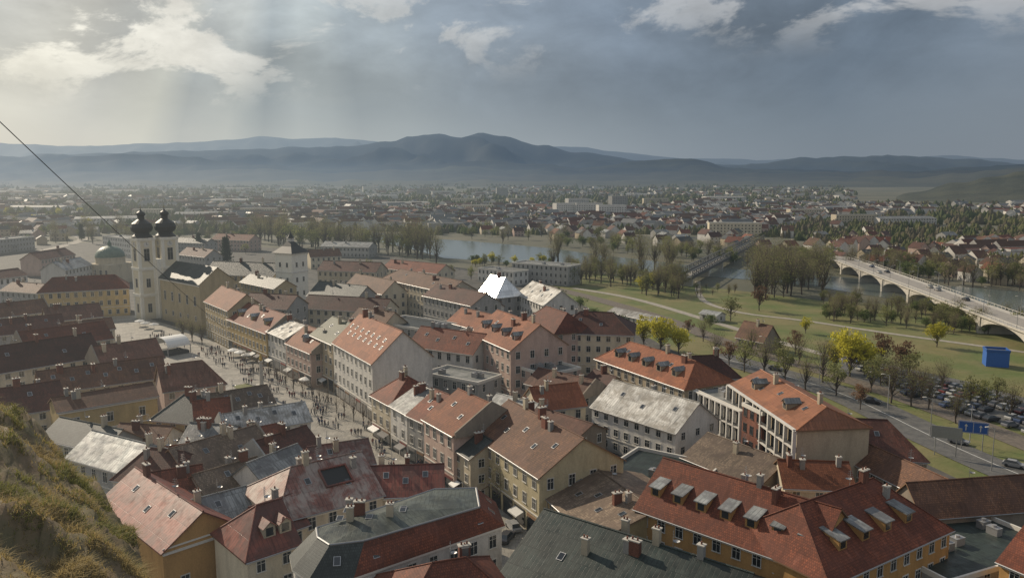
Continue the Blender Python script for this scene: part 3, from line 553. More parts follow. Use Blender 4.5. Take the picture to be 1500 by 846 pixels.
def polyhouse(label,pix,h,inset,rise,top,wall,band,capm):
    pts=[P(x,y,h) for x,y in pix]; c=sum(pts,Vector())/len(pts); root=empty('corner_building',(c.x,c.y,0),0,label,'building')
    p=[(q.x-c.x,q.y-c.y) for q in pts]; n=len(p); b=MB(); b.prism(p,0,h); b.obj('wall',[wall],root)
    ins=[]
    for x,y in p: l=math.hypot(x,y); ins.append((x*(1-inset/l),y*(1-inset/l)))
    out=[(x*1.03,y*1.03) for x,y in p]; b=MB()
    for i in range(n):
        j=(i+1)%n; dk=2 if i in(0,1,2,7) else 0; b.poly([(*out[i],h),(*out[j],h),(*ins[j],h+rise),(*ins[i],h+rise)],dk); b.poly([(*out[i],h-.3),(*out[j],h-.3),(*out[j],h),(*out[i],h)],1)
    b.obj('mansard_roof',[band,'trim','tslate'],root); b=MB()
    for i in range(n): j=(i+1)%n; b.poly([(*ins[i],h+rise),(*ins[j],h+rise),(0,0,h+rise+top)])
    b.obj('roof',[capm],root)
    b=MB()
    for i in range(n): j=(i+1)%n; b.tube((*ins[i],h+rise),(*ins[j],h+rise),.16,.16,6)
    b.obj('roof_edge',['metal'],root)
    for i in range(n):
        j=(i+1)%n; a=Vector(p[i]); d=Vector(p[j])-a; L=d.length; an=math.atan2(d.y,d.x)
        if L<4: continue
        k=int(L/3)
        for s in range(int(h/3.6)):
            for m_ in range(k): q_=a+d*((m_+.5)/k); window(root,(q_.x,q_.y,s*3.6+1.1),an,1.15,1.8)
        for m_ in range(k//2+1):
            f=(m_+.5)/(k//2+1); e0=Vector(out[i]).lerp(Vector(out[j]),f); e1=Vector(ins[i]).lerp(Vector(ins[j]),f); q_=e0.lerp(e1,.35); m1,m2=sky_mesh(); run=(e1-e0).length
            o=inst('skylight',m1,root,(q_.x,q_.y,h+rise*.35+.04),an,math.atan2(rise,run)); inst('pane',m2,o)
    for k in range(4): inst('chimney',chim_mesh(k%3),root,(R.uniform(-6,6),R.uniform(-2,2),h+rise+top-.5))
    for k in range(6): m1,m2=sky_mesh(); o=inst('skylight',m1,root,(R.uniform(-6,6),R.uniform(-2.5,2),h+rise+top*.75),0,.1); inst('pane',m2,o)
polyhouse('corner building with curved grey-green roof, red skylit band and white facade',[(428,812),(432,832),(455,848),(520,844),(735,770),(722,736),(655,735),(505,778)],11,3.2,3.2,.9,'wwhite','tred','mgreen')
# ---------------- church with two towers
u=Vector((.74,-.67,0)); v=Vector((.67,.74,0)); ang=math.atan2(u.y,u.x)
def church():
    A=P(234,405,18); A.z=0; root=empty('church',A,ang,'baroque church with twin black onion-domed towers at the end of the square','church')
    b=MB(); L,D,h,r=34,15,18,6
    b.poly([(0,0,0),(L,0,0),(L,0,h),(0,0,h)]); b.poly([(L,0,0),(L,D,0),(L,D,h),(L,D/2,h+r),(L,0,h)]); b.poly([(L,D,0),(0,D,0),(0,D,h),(L,D,h)]); b.poly([(0,D,0),(0,0,0),(0,0,h),(0,D/2,h+r),(0,D,h)]); b.obj('nave_wall',['wochre'],root)
    b=MB()
    for s in (0,1):
        y0,y1=(-.5,D/2) if not s else (D+.5,D/2)
        b.poly([(-.3,y0,h-.3),(L+.5,y0,h-.3),(L+.5,y1,h+r),(-.3,y1,h+r)])
    b.poly([(-.3,-.5,h-.6),(L+.5,-.5,h-.6),(L+.5,-.5,h-.3),(-.3,-.5,h-.3)]); b.obj('roof',['tslate'],root)
    for i in range(5): window(root,(4+i*6.4,0,9),0,1.5,3.6); window(root,(4+i*6.4,0,3),0,1.2,1.8)
    c=MB(); c.box((0,-.3,h-1.2),(L,-.01,h-.7)); c.obj('cornice',['trim'],root)
    for k,(tx,ty) in enumerate(((-7.4,-3.0),(-6.0,6.2))):
        s=3.4; b=MB(); b.box((tx-s,ty-s,0),(tx+s,ty+s,34)); b.obj('tower',['wchurchy'],root)
        for z in (10,21,33.2):
            t_=MB(); t_.box((tx-s-.45,ty-s-.45,z),(tx+s+.45,ty+s+.45,z+.8)); t_.box((tx-s-.25,ty-s-.25,z-.5),(tx+s+.25,ty+s+.25,z)); t_.obj('tower_cornice',['wchurch'],root)
        for ax in (-1,1):
            for ay in (-1,1): t_=MB(); t_.box((tx+ax*(s-.45)-.6,ty+ay*(s-.45)-.6,.1),(tx+ax*(s-.45)+.6,ty+ay*(s-.45)+.6,33.1)); t_.obj('tower_pilaster',['wchurch'],root)
        d=MB(); d.lathe([(4.1,34),(3.9,34.6),(2.9,35.5),(2.8,35.8),(4.0,36.8),(4.4,38.2),(3.8,39.8),(2.2,41.0),(1.3,41.6),(1.3,42.8),(1.8,43.4),(1.6,44.3),(.5,45.0),(.12,45.8),(.07,46.8),(0,46.8)],18,0,(tx,ty)); d.box((tx-.5,ty-.04,46.3),(tx+.5,ty+.04,46.45),1); d.box((tx-.04,ty-.04,45.7),(tx+.04,ty+.04,47.1),1); d.obj('onion_dome',['black','gold'],root,True)
        for rz,dx,dy in ((0,0,-s),(pi/2,s,0),(-pi/2,-s,0)):
            window(root,(tx+dx,ty+dy,24.5),rz,2.2,5.,'trim'); window(root,(tx+dx,ty+dy,13.5),rz,1.7,3.6,'trim'); window(root,(tx+dx,ty+dy,3),rz,1.6,3.6,'trim')
            c=MB(); c.tube((0,0,0),(0,-.2,0),1.15,1.15,20,0); c.poly([(1.15*math.cos(a/20*2*pi),-.2,1.15*math.sin(a/20*2*pi)) for a in range(20)],0); c.box((-.06,-.26,0),(.06,-.2,1.),1); c.box((0,-.26,-.06),(.7,-.2,.06),1); c.obj('clock_face',['trim','black'],root,loc=(tx+dx,ty+dy,31.2),rz=rz)
    b=MB(); b.box((-9.4,.45,0),(-2.9,2.75,25)); b.poly([(-9.4,.45,25),(-9.4,2.75,25),(-9.4,1.6,28)]); b.obj('front_wall',['wchurch'],root)
church()
def gtower():
    A=P(405,432,8); A.z=0; root=empty('gate_tower',A,rad(-28),'white square gate tower with dark pointed roof and small lantern','tower'); s=9.6; b=MB(); b.box((0,0,0),(s,s,26)); b.obj('wall',['wchurch'],root)
    b=MB(); b.box((-.4,-.4,26),(s+.4,s+.4,26.5)); b.obj('cornice',['trim'],root); b=MB(); b.box((-.2,-.2,18),(s+.2,s+.2,18.5)); b.obj('string_course',['trim'],root); b=MB(); c=s/2
    lv=[(c+.8,26.5),(c*.55,29.2),(1.1,31.2)]
    for (r0,z0),(r1,z1) in zip(lv,lv[1:]):
        for i in range(4):
            q0=[(-1,-1),(1,-1),(1,1),(-1,1)][i]; q1=[(-1,-1),(1,-1),(1,1),(-1,1)][(i+1)%4]; b.poly([(c+q0[0]*r0,c+q0[1]*r0,z0),(c+q1[0]*r0,c+q1[1]*r0,z0),(c+q1[0]*r1,c+q1[1]*r1,z1),(c+q0[0]*r1,c+q0[1]*r1,z1)])
    b.obj('roof',['black'],root); b=MB(); b.box((c-1,c-1,31.1),(c+1,c+1,32.7)); b.lathe([(1.6,32.7),(.8,33.9),(.1,35.3),(0,36.5)],8,1,(c,c)); b.obj('lantern',['wwhite','black'],root)
    for k in (8,14,20.5):
        for x in (2.8,6.8): window(root,(x,0,k),0,1.,1.9); window(root,(s,x,k),pi/2,1.,1.9)
gtower()
def synagogue():
    A=P(163,398,6); A.z=0; root=empty('synagogue',A,rad(-20),'cream domed building with large green-grey dome left of the church','synagogue')
    b=MB(); b.box((-9,-9,0),(9,9,11)); b.obj('wall',['wcream'],root); b=MB(); b.lathe([(7.6,11),(7.6,14),(7.9,14),(7.9,14.5)],24); b.obj('drum',['wcream'],root)
    b=MB(); b.lathe([(7.7*math.cos(a*pi/20),14.5+6.2*math.sin(a*pi/20)) for a in range(0,10)]+[(1,21),(1,22),(.1,24),(0,24)],28); b.obj('dome',['copper'],root,True)
    for x in (-6,-2,2,6): window(root,(x,-9,4),0,1.4,4)
synagogue()
# ---------------- square furniture
def column():
    root=empty('plague_column',P(384,580),rad(20),'tall stone plague column with gilded statue in the middle of the square','monument')
    b=MB()
    for s,z0,z1 in ((2.2,0.16,.6),(1.7,.6,1.),(1.2,1.,3.),(1.4,3.,3.3)): b.box((-s,-s,z0),(s,s,z1))
    b.obj('pedestal',['conc'],root); b=MB(); b.lathe([(.6,3.3),(.5,4),(.42,9.2),(.6,9.5),(.6,9.9),(0,9.9)],12); b.obj('shaft',['conc'],root); b=MB(); b.lathe([(.35,9.9),(.45,10.4),(.28,11),(.32,11.3),(.16,11.5),(.2,11.75),(0,11.95)],9); b.obj('statue',['gold'],root,True)
column()
def stage():
    root=empty('stage_tent',P(252,517),rad(-38),'white arched stage tent on the upper square','tent'); b=MB(); n=12; W=4.8; D=8
    for i in range(n):
        a=pi*i/n; c=pi*(i+1)/n; x0,z0,x1,z1=-W*math.cos(a),3.+3.*math.sin(a),-W*math.cos(c),3.+3.*math.sin(c); b.poly([(x0,-D/2,z0),(x1,-D/2,z1),(x1,D/2,z1),(x0,D/2,z0)])
    b.poly([(-W*math.cos(pi*i/n),D/2,3.+3.*math.sin(pi*i/n)) for i in range(n+1)])
    b.obj('canopy',['canvas'],root)
    for x in (-W,W):
        for y in (-D/2,D/2): q_=MB(); q_.tube((x,y,.16),(x,y,3.1),.15,.15,6); q_.obj('leg',['metal'],root)
    b=MB(); b.box((-W+.3,-D/2+.5,.17),(W-.3,D/2-.2,1.1)); b.obj('stage_floor',['dark'],root)
stage()
sheet('lawn_patch',[(340,566),(362,562),(392,575),(372,583)],.22,'grass')
def parasol_proto():
    b=MB(); b.tube((0,0,.16),(0,0,2.5),.05,.05,6); c=MB()
    for i in range(8):
        a=pi*i/4; d=pi*(i+1)/4; c.poly([(1.9*math.cos(a),1.9*math.sin(a),2.3),(1.9*math.cos(d),1.9*math.sin(d),2.3),(0,0,2.95)]); c.poly([(1.9*math.cos(a),1.9*math.sin(a),2.1),(1.9*math.cos(d),1.9*math.sin(d),2.1),(1.9*math.cos(d),1.9*math.sin(d),2.3),(1.9*math.cos(a),1.9*math.sin(a),2.3)])
    return b.mesh('pole',['metal']),c.mesh('canopy',['canvas'])
pp,pc=parasol_proto()
for i,(x,y) in enumerate([(342,522),(352,525),(362,529),(448,566),(615,672),(205,478),(213,481),(226,483)]):
    o=empty('parasol',P(x,y),R.random(),'cafe parasol with pale canopy along the square facades','parasol','cafe parasols on the square'); inst('pole',pp,o); inst('canopy',pc,o)
def person_mesh(st,ci):
    me=bpy.data.meshes.new('p'); V=[(0,0,.95),(0,0,1.2),(0,0,1.42),(0,0,1.52),(0,-.01,1.6),(0,0,1.74)]; E=[(0,1),(1,2),(2,3),(3,4),(4,5)]; rr=[.15,.13,.15,.06,.09,.085]
    for s in (-1,1):
        n=len(V); k=s*st; V+=[(s*.1,0,.86),(s*.11,-k*.5,.48),(s*.11,-k*1.0+(.08 if k<0 else 0),.1),(s*.11,-k-.14,.05)]; E+=[(0,n),(n,n+1),(n+1,n+2),(n+2,n+3)]; rr+=[.1,.07,.05,.04]
        n=len(V); V+=[(s*.2,0,1.42),(s*.25,k*.4,1.15),(s*.25,k*.9-.05,.9)]; E+=[(2,n),(n,n+1),(n+1,n+2)]; rr+=[.07,.05,.04]
    me.from_pydata(V,E,[]); o=bpy.data.objects.new('p',me); C.objects.link(o); m=o.modifiers.new('s','SKIN')
    for i,sv in enumerate(me.skin_vertices[0].data): sv.radius=(rr[i],rr[i]); sv.use_root=(i==0)
    ss=o.modifiers.new('b','SUBSURF'); ss.levels=1; ss.render_levels=1
    bpy.context.view_layer.update(); dg=bpy.context.evaluated_depsgraph_get(); out=bpy.data.meshes.new_from_object(o.evaluated_get(dg)); bpy.data.objects.remove(o)
    out.materials.clear()
    for k in ('cloth%d'%ci,'jeans','skin','hair','black'): out.materials.append(MT[k])
    for p in out.polygons:
        c=p.center; p.material_index=4 if c.z<.12 else 1 if (c.z<.92 and abs(c.x)<.19) else 2 if (c.z<.93) else 0 if c.z<1.5 else (3 if (c.z>1.72 or c.y>.03) else 2); p.use_smooth=True
    return out
PM=[person_mesh(s,c) for c in range(5) for s in (.06,.22)]
ln=[P(215,488),P(330,528),P(440,588),P(545,650),P(625,708),P(715,770)]
for i in range(150):
    k=R.choices(range(5),[5,8,7,4,2])[0]; f=R.random(); c_=ln[k].lerp(ln[k+1],f)
    for j in range(R.choice([1,1,2,3])):
        p=c_+Vector((R.uniform(-5,5),R.uniform(-4,4),0)) if j==0 else p+Vector((R.uniform(.5,.8),R.uniform(-.4,.4),0)); q_=p.copy(); q_.z=.16
        o=inst('person',R.choice(PM),None,q_,R.uniform(0,6.28),sc=R.uniform(.92,1.05)); tag(o,'small figure of a person strolling on the paved square','person','people strolling on the square')
# ---------------- trees
def tree_mesh(h,cr,ncl,k,size,leaf,slim=False,zc=.62,zr=.4,seed=1,conif=False,tw=.022,leaf2=None):
    r=random.Random(seed); tb=MB(); cb=MB(); top=h*.8; pts=[Vector((0,0,-.3))]
    for i in range(1,5): pts.append(Vector((r.uniform(-.02,.02)*h,r.uniform(-.02,.02)*h,top*i/4)))
    for i in range(4): tb.tube(pts[i],pts[i+1],h*tw*(1-i*.22),h*tw*(1-(i+1)*.22),6)
    for c in range(ncl):
        if conif: z=r.uniform(.12,1)*h; rr=cr*(1-z/h)*r.uniform(.4,1.05); a=r.uniform(0,6.28); cen=Vector((rr*math.cos(a),rr*math.sin(a),z))
        else:
            while 1:
                q=Vector((r.uniform(-1,1),r.uniform(-1,1),r.uniform(-1,1)))
                if .25<q.length<1: break
            bump=.7+.7*noise.noise(q*1.9+Vector((seed*3.1,0,0)))
            cen=Vector((q.x*cr*bump,q.y*cr*bump,h*zc+q.z*h*zr*bump))
        if c%3==0 and not conif:
            z0=max(.18,r.uniform(.2,.7))*min(cen.z,top); st=Vector((0,0,z0)); md=st.lerp(cen,.5)+Vector((0,0,-.03*h)); tb.tube(st,md,h*.009,h*.006,4); tb.tube(md,cen,h*.006,h*.002,3)
        cr_=size*(2.2 if not slim else 3.)
        for j in range(k):
            p=cen+Vector((r.gauss(0,1),r.gauss(0,1),r.gauss(0,.8)))*cr_*.55
            if slim and (leaf2 is None or r.random()<.75):
                d=(Vector((r.gauss(0,.5),r.gauss(0,.5),r.uniform(.2,1)))+cen*.03).normalized()*size*r.uniform(.8,2.2); s_=d.orthogonal().normalized()*size*.026; s_.rotate(Matrix.Rotation(r.uniform(0,6.28),3,d)); cb.poly([p-s_,p+s_,p+d])
            else:
                sz=size if not slim else .24
                a=Vector((r.gauss(0,1),r.gauss(0,1),r.gauss(0,1))).normalized(); b_=a.orthogonal().normalized()*sz*r.uniform(.5,1); c_=a.cross(b_).normalized()*sz*r.uniform(.3,.7); cb.poly([p-b_,p-c_,p+b_,p+c_],1 if slim else 0)
    return tb.mesh('trunk',['bark']),cb.mesh('crown',[leaf]+([leaf2] if leaf2 else []))
TP={'bare':[tree_mesh(13,4.8,80,22,.62,'leaftwig',True,seed=s,leaf2='leafolive') for s in (1,2,3)],
 'tall':[tree_mesh(16,4.6,85,20,.7,'leaftall',True,.6,.42,seed=s,leaf2='leafolive') for s in (11,12,13)],
 'olive':[tree_mesh(11,4.6,75,12,.34,'leafolive',seed=s) for s in (4,5,15)],
 'yel':[tree_mesh(9,3.8,110,20,.30,'leafyel',seed=s) for s in (6,7)],
 'green':[tree_mesh(8,4.4,85,15,.36,'leafgreen',seed=s,zc=.52,zr=.46) for s in (8,9)],
 'rust':[tree_mesh(9,3.6,70,15,.30,'leafrust',seed=14)],
 'con':[tree_mesh(12,2.6,170,12,.5,'leafcon',seed=10,conif=True)],
 'street':[tree_mesh(7,1.9,34,14,.42,'leaftwig',True,.65,.32,seed=s,tw=.014) for s in (21,22)]}
NM={'bare':('bare_tree','bare grey-brown tree','tree'),'tall':('tall_tree','tall riverside tree with few buds','tree'),'olive':('budding_tree','tree with thin olive-green spring leaves','tree'),'yel':('willow_tree','bright yellow-green spring tree','tree'),'green':('green_shrub','dense dark green bushy tree','tree'),'rust':('rusty_tree','tree with rust-brown buds','tree'),'con':('conifer_tree','narrow dark conifer','tree'),'street':('street_tree','thin bare street tree','tree')}
def tree(kind,p,s,where):
    t_,c_=R.choice(TP[kind]); nm,lb,ct=NM[kind]; o=empty(nm,(p.x,p.y,0.1),R.uniform(0,6.28),lb+' '+where,ct,lb+'s '+where); o.scale=(s*R.uniform(.9,1.1),)*2+(s,); inst('trunk',t_,o); inst('crown',c_,o)
def trees(lst,where):
    for k,x,y,s in lst: tree(k,P(x,y),s,where)
RC=R.choice; RU=R.uniform
trees([('yel',1245,552,1.75),('yel',1224,544,1.1),('yel',1266,550,1.2),('yel',1372,508,1.05),('yel',968,516,1.5),('yel',943,508,1.25),('yel',994,518,1.1),('yel',1180,488,.7),('yel',720,386,.9),('olive',1070,470,1.)],'in the riverside park')
trees([(RC(['bare','bare','bare','rust','olive']),x,y,s) for x,y,s in [(1048,528,.8),(1068,535,.9),(1090,545,1.),(1120,548,.9),(1150,560,1.),(1180,572,.9),(1205,560,1.1),(1275,575,1.),(1305,590,1.),(1330,560,.9),(1360,600,.8),(1030,500,.7),(1008,490,.7),(1400,620,.7),(1140,530,.8),(1420,596,.8),(1260,600,.8),(1225,580,.9),(1380,575,.8),(1100,520,.8),(1170,535,.8),(1440,600,.8),(1480,615,.8),(1290,565,.9),(1350,585,.8),(1460,590,.7),(1310,572,.8),(1335,595,.9)]],'between the riverside road and the car park')
trees([('rust',1112,455,1.3),('rust',1290,540,1.3),('rust',1320,552,1.3),('rust',1165,520,1.)],'in the park meadow')
trees([(RC(['tall','tall','bare','olive','olive']),RU(1100,1205),RU(403,442),RU(1.2,1.9)) for i in range(40)],'left of the arched bridge')
lst=[]
for i in range(95): x=RU(1205,1510); lst.append((RC(['green','olive','bare','olive','bare']),x,444+(x-1205)*.10+RU(0,26),RU(.45,.9)))
trees(lst,'below the arched bridge')
lst=[]
for i in range(64): x=RU(828,1000); lst.append((RC(['olive','bare','tall','olive','yel','tall','bare']),x,394+(x-830)*.13+RU(0,24),RU(.75,1.15)))
for i in range(14): lst.append(('tall',RC([640,770,800,812,830,850,870,880,940,960,980])+RU(-6,6),RU(383,402),RU(1.,1.6)))
for i in range(22): lst.append((RC(['green','olive','yel']),RU(690,830),RU(384,392),RU(.4,.8)))
for i in range(10): x=RU(1010,1090); lst.append((RC(['olive','bare']),x,424+RU(0,12),RU(.3,.5)))
trees(lst,'on the near river bank')
lst=[]
for i in range(60): x=RU(370,632); lst.append((RC(['tall','tall','olive']),x,350+(x-370)*.09+RU(-3,8),RU(1.3,1.9)))
for i in range(55): lst.append((RC(['bare','green','olive','tall']),RU(0,370),RU(335,358),RU(.8,1.4)))
for i in range(16): lst.append((RC(['yel','olive','olive']),RU(0,130),RU(314,335),1.3))
trees(lst,'in the belt beyond the church')
lst=[]
for i in range(150): x=RU(640,1500); lst.append((RC(['green','olive','bare','bare','olive']),x,interp([(600,343),(800,361),(1000,384),(1200,401),(1500,426)],x)-RU(0,16),RU(.7,1.4)))
trees(lst,'on the far river bank')
trees([('con',292,372,1.3),('con',332,388,1.5),('con',120,352,1.2)],'near the church')
trees([('green',x,y,.8) for x,y in [(820,440),(850,452),(870,470),(905,480),(1040,480),(1100,500)]]+[('olive',x,y,.8) for x,y in [(250,360),(270,364),(540,398),(600,404),(660,408),(690,410),(430,392),(360,372),(640,405)]],'among the outer town houses')
rl=[P(700,722),P(640,690),P(585,655),P(545,625),P(505,606),P(470,588),P(430,570),P(395,553),P(360,537)]
for a,b_ in zip(rl,rl[1:]):
    for f in (0.1,.45,.8): p=a.lerp(b_,f); tree('street',p+Vector((-1.2,-1,0)),RU(.8,1.),'along the facades of the square')
trees([('bare',x,y,.7) for x,y in [(282,500),(296,505),(268,497),(722,730),(735,745)]],'at the ends of the square')
# ---------------- far town
def fh(w_,rf,L,D,h,r,flat=False):
    b=MB(); b.box((-L/2,-D/2,0),(L/2,D/2,h),0)
    if not flat:
        for s in (-1,1): b.poly([(-L/2-.3,s*(D/2+.4),h-.1),(L/2+.3,s*(D/2+.4),h-.1),(L/2+.3,0,h+r),(-L/2-.3,0,h+r)],1); b.poly([(s*L/2,-D/2,h),(s*L/2,D/2,h),(s*L/2,0,h+r)],0)
        b.box((L*.2,-.4,h),(L*.2+.6,.3,h+r+.8),0)
    else: b.poly([(-L/2,-D/2,h+.01),(L/2,-D/2,h+.01),(L/2,D/2,h+.01),(-L/2,D/2,h+.01)],1)
    st=int(h/2.9)
    for k in range(st):
        n=int(L/3.2)
        for i in range(n): x=-L/2+(i+.5)*L/n; b.poly([(x-.6,-D/2-.03,k*2.9+1),(x+.6,-D/2-.03,k*2.9+1),(x+.6,-D/2-.03,k*2.9+2.3),(x-.6,-D/2-.03,k*2.9+2.3)],2)
    return b.mesh('house',[w_,rf,'glass'])
FH=[fh('wwhite','tdark',11,9,6,4),fh('wcream','tred',12,9,5,4),fh('wgrey','mgrey',13,10,6,2.5),fh('wwhite','tbrown',10,10,6.5,4.5),fh('wbeige','tslate',12,9,6,3),fh('wpink','tdark',11,9,6,4)]
FB=[fh('wwhite','flat',38,13,20,0,True),fh('wgrey','flat',30,13,24,0,True),fh('wcream','flat',50,13,13,0,True),fh('wwhite','mgrey',70,28,9,2),fh('wwhite','mwhite',90,35,10,2),fh('wgrey','flat',22,18,30,0,True)]
def blocked(p):
    for (ax,ay),(bx,by) in zip(up,up[1:]):
        a=P(ax,ay);b_=P(bx,by)
        if a.x<=p.x<=b_.x: return p.y<a.y+(b_.y-a.y)*(p.x-a.x)/(b_.x-a.x)+26
    return False
def onhill(p): return p.x/p.y>.42 and p.y>1600
n=0; used=[]
while n<290:
    px=RU(-30,1530); lo_=interp([(0,372),(150,345),(380,330),(620,338),(850,352),(1050,368),(1250,392),(1500,418)],px); py=lo_-abs(R.gauss(0,1))*22
    if py<297: continue
    p=P(px,py)
    if blocked(p) or onhill(p) or any((p-q).length<13 for q in used): continue
    used.append(p); o=inst('house',RC(FH),None,p,RC([0.3,.3+pi/2,1.0,RU(0,3)]),sc=RU(.85,1.15)); o.location.z=0
    tag(o,'small distant family house in the town across the river','house','distant houses across the river'); n+=1
BL=[(830,318,0),(862,318,0),(895,322,0),(845,308,0),(905,308,1),(735,288,1),(1075,345,2),(400,296,0),(420,300,2),(330,300,4),(40,272,4),(120,270,4),(200,268,4),(260,276,3),(20,285,3),(90,290,3),(180,284,4),(470,300,3),(590,305,4),(560,292,3),(430,275,4),(480,278,3),(680,300,2),(700,312,2),(1180,320,2),(1250,330,2),(1120,315,3),(160,330,3),(60,312,4),(225,320,2),(300,322,3),(650,285,3),(800,290,2),(300,272,4),(350,280,4),(150,278,3),(230,272,4),(540,282,0),(620,290,1),(760,300,2),(960,300,2),(1020,308,3),(380,318,2),(500,318,3),(930,290,3),(1060,295,4),(1140,300,2),(1220,312,3),(1320,330,3)]
for x,y,k in BL:
    p=P(x,y); rs=k in(0,1,2,5); o=inst('apartment_block' if rs else 'warehouse',FB[k],None,p,RC([.1,.2,-.1,.4])); tag(o,('distant pale apartment block' if rs else 'distant low white warehouse')+' on the plain beyond the river','building','distant pale apartment blocks' if rs else 'distant low white warehouses')
def mass(name,N,f,mats,label):
    b=MB()
    for i in range(N): f(b)
    o=b.obj(name,mats); tag(o,label,'town' if 'house' in name else 'trees',kind='stuff')
def fhouse(b):
    px=RU(-60,1560); u_=R.random(); py=274+u_**.8*64+max(0,px-1100)*.14*R.random()
    p=P(px,py)
    if blocked(p) or onhill(p): return
    if noise.noise(Vector((p.x*.003,p.y*.002,3)))<-.12: return
    a=RC([.3,1.2,RU(0,3)]); s=RU(4,9)*(1+p.y/6000)*RC([1,1,1,2]); D=RU(4,6)*(1+p.y/6000); h=RU(4,9); r=RC([0,3,4]); ca,sa=math.cos(a),math.sin(a); T=lambda x,y,z:(p.x+x*ca-y*sa,p.y+x*sa+y*ca,z)
    wi=RC([0,0,1]); ri=RC([2,3,3,4,4,5])
    for x0,y0,x1,y1 in ((-s,-D,s,-D),(s,-D,s,D),(s,D,-s,D),(-s,D,-s,-D)): b.poly([T(x0,y0,0),T(x1,y1,0),T(x1,y1,h),T(x0,y0,h)],wi)
    for t_ in (-1,1): b.poly([T(-s,t_*D,h),T(s,t_*D,h),T(s,0,h+r),T(-s,0,h+r)],ri); b.poly([T(t_*s,-D,h),T(t_*s,D,h),T(t_*s,0,h+r)],wi)
mass('distant_houses',6200,fhouse,['wwhite','wgrey','tdark','tbrown','mgrey','tred'],'far-off mass of small houses and roofs filling the valley floor')
def ftree(b):
    px=RU(-80,1580); py=262+R.random()**.8*(82+max(0,px-1100)*.12); p=P(px,py)
    if blocked(p): return
    f=1+p.y/2500; s=RU(3,5)*f; h=RU(5,10)*(1+p.y/6000); k=RC([0,1,1,2,2]); n=6
    if onhill(p): return
    if py>330: s*=.7; h*=.8
    for l in range(3):
        cx,cy,cz=p.x+RU(-s,s)*(2 if py<300 else 1),p.y+RU(-s,s),h*RU(.3,.7); rr=s*RU(.5,.9)
        ring=[(cx+rr*math.cos(a*pi/3)*RU(.7,1.2),cy+rr*math.sin(a*pi/3),cz*RU(.6,1.)) for a in range(n)]; t_=(cx,cy,cz+h*.5)
        for a in range(n): b.poly([ring[a],ring[(a+1)%n],t_],k); q0=ring[a]; q1=ring[(a+1)%n]; b.poly([(q0[0],q0[1],0),(q1[0],q1[1],0),q1,q0],k)
mass('distant_woods',5200,ftree,['leafgreen','leafolive','leaftall'],'far-off mass of trees scattered between the houses on the plain')
# ---------------- arched bridge
def bridge():
    ZD=7.4; p0=P(1640,524,ZD); p1=P(1203,367,ZD); d=(p1-p0); d.z=0; L=d.length; ang=math.atan2(d.y,d.x); root=empty('road_bridge',(p0.x,p0.y,0),ang,'pale concrete road bridge on shallow arches at the right','bridge'); W=13
    n=int(round(L/36)); sp=L/n
    for i in range(n):
        b=MB(); prof=[]; K=16
        for j in range(K+1): f=j/K; prof.append((i*sp+1.2+(sp-2.4)*f,2.6+3.5*(1-(2*f-1)**2)**.8))
        for y in (-W/2,W/2):
            for (x0,z0),(x1,z1) in zip(prof,prof[1:]): b.poly([(x0,y,z0),(x1,y,z1),(x1,y,ZD-.6),(x0,y,ZD-.6)])
        for (x0,z0),(x1,z1) in zip(prof,prof[1:]): b.poly([(x0,-W/2,z0),(x1,-W/2,z1),(x1,W/2,z1),(x0,W/2,z0)])
        b.obj('arch_span',['conc'],root)
        b=MB(); b.box((i*sp-1.2,-W/2-.4,-1),(i*sp+1.2,W/2+.4,ZD-.6)); b.obj('pier',['conc'],root)
    b=MB(); b.box((-60,-W/2-1.,ZD-.6),(L+6,W/2+1.,ZD)); b.obj('deck',['conc'],root)
    b=MB(); b.box((-60,-W/2+2.,ZD+.004),(L+6,W/2-2.,ZD+.02)); b.obj('roadway',['deckm'],root)
    for y in (-W/2-.8,W/2+.6):
        b=MB(); b.box((-60,y,ZD+1),(L+6,y+.12,ZD+1.12))
        for k in range(int((L+60)/3)): b.box((-60+k*3,y,ZD),(-60+k*3+.15,y+.12,ZD+1))
        b.obj('railing',['trim'],root)
    c,s=math.cos(ang),math.sin(ang); return (lambda x,y,z:Vector((p0.x+x*c-y*s,p0.y+x*s+y*c,z))),L,ang
BW,BL_,BA=bridge()
def lamp_meshes(h):
    def f():
        b=MB(); b.tube((0,0,0),(0,0,h),.12,.07,7); b.tube((0,0,h),(1.6,0,h+.5),.06,.05,6); l=MB(); l.box((1.4,-.15,h+.42),(2.2,.15,h+.55)); return b.mesh('pole',['metal']),l.mesh('lamp_head',['trim'])
    return proto(('lamp',h),f)
def lamp(p,rz,h,lb,g):
    o=empty('street_lamp',p,rz,lb,'street lamp',g); a,b_=lamp_meshes(h); inst('pole',a,o); inst('lamp_head',b_,o)
for i in range(13):
    for s in (-1,1): lamp(BW(20+i*BL_/13,s*6.6,7.4),BA-s*pi/2,7,'slender street lamp on the railing of the arched bridge','street lamps on the arched bridge')
for x,y in [(1362,640),(1300,600),(1452,690),(1200,560),(1120,535),(1420,650)]: lamp(P(x,y),RU(0,1)+3,9,'tall street lamp beside the riverside road','street lamps by the riverside road')
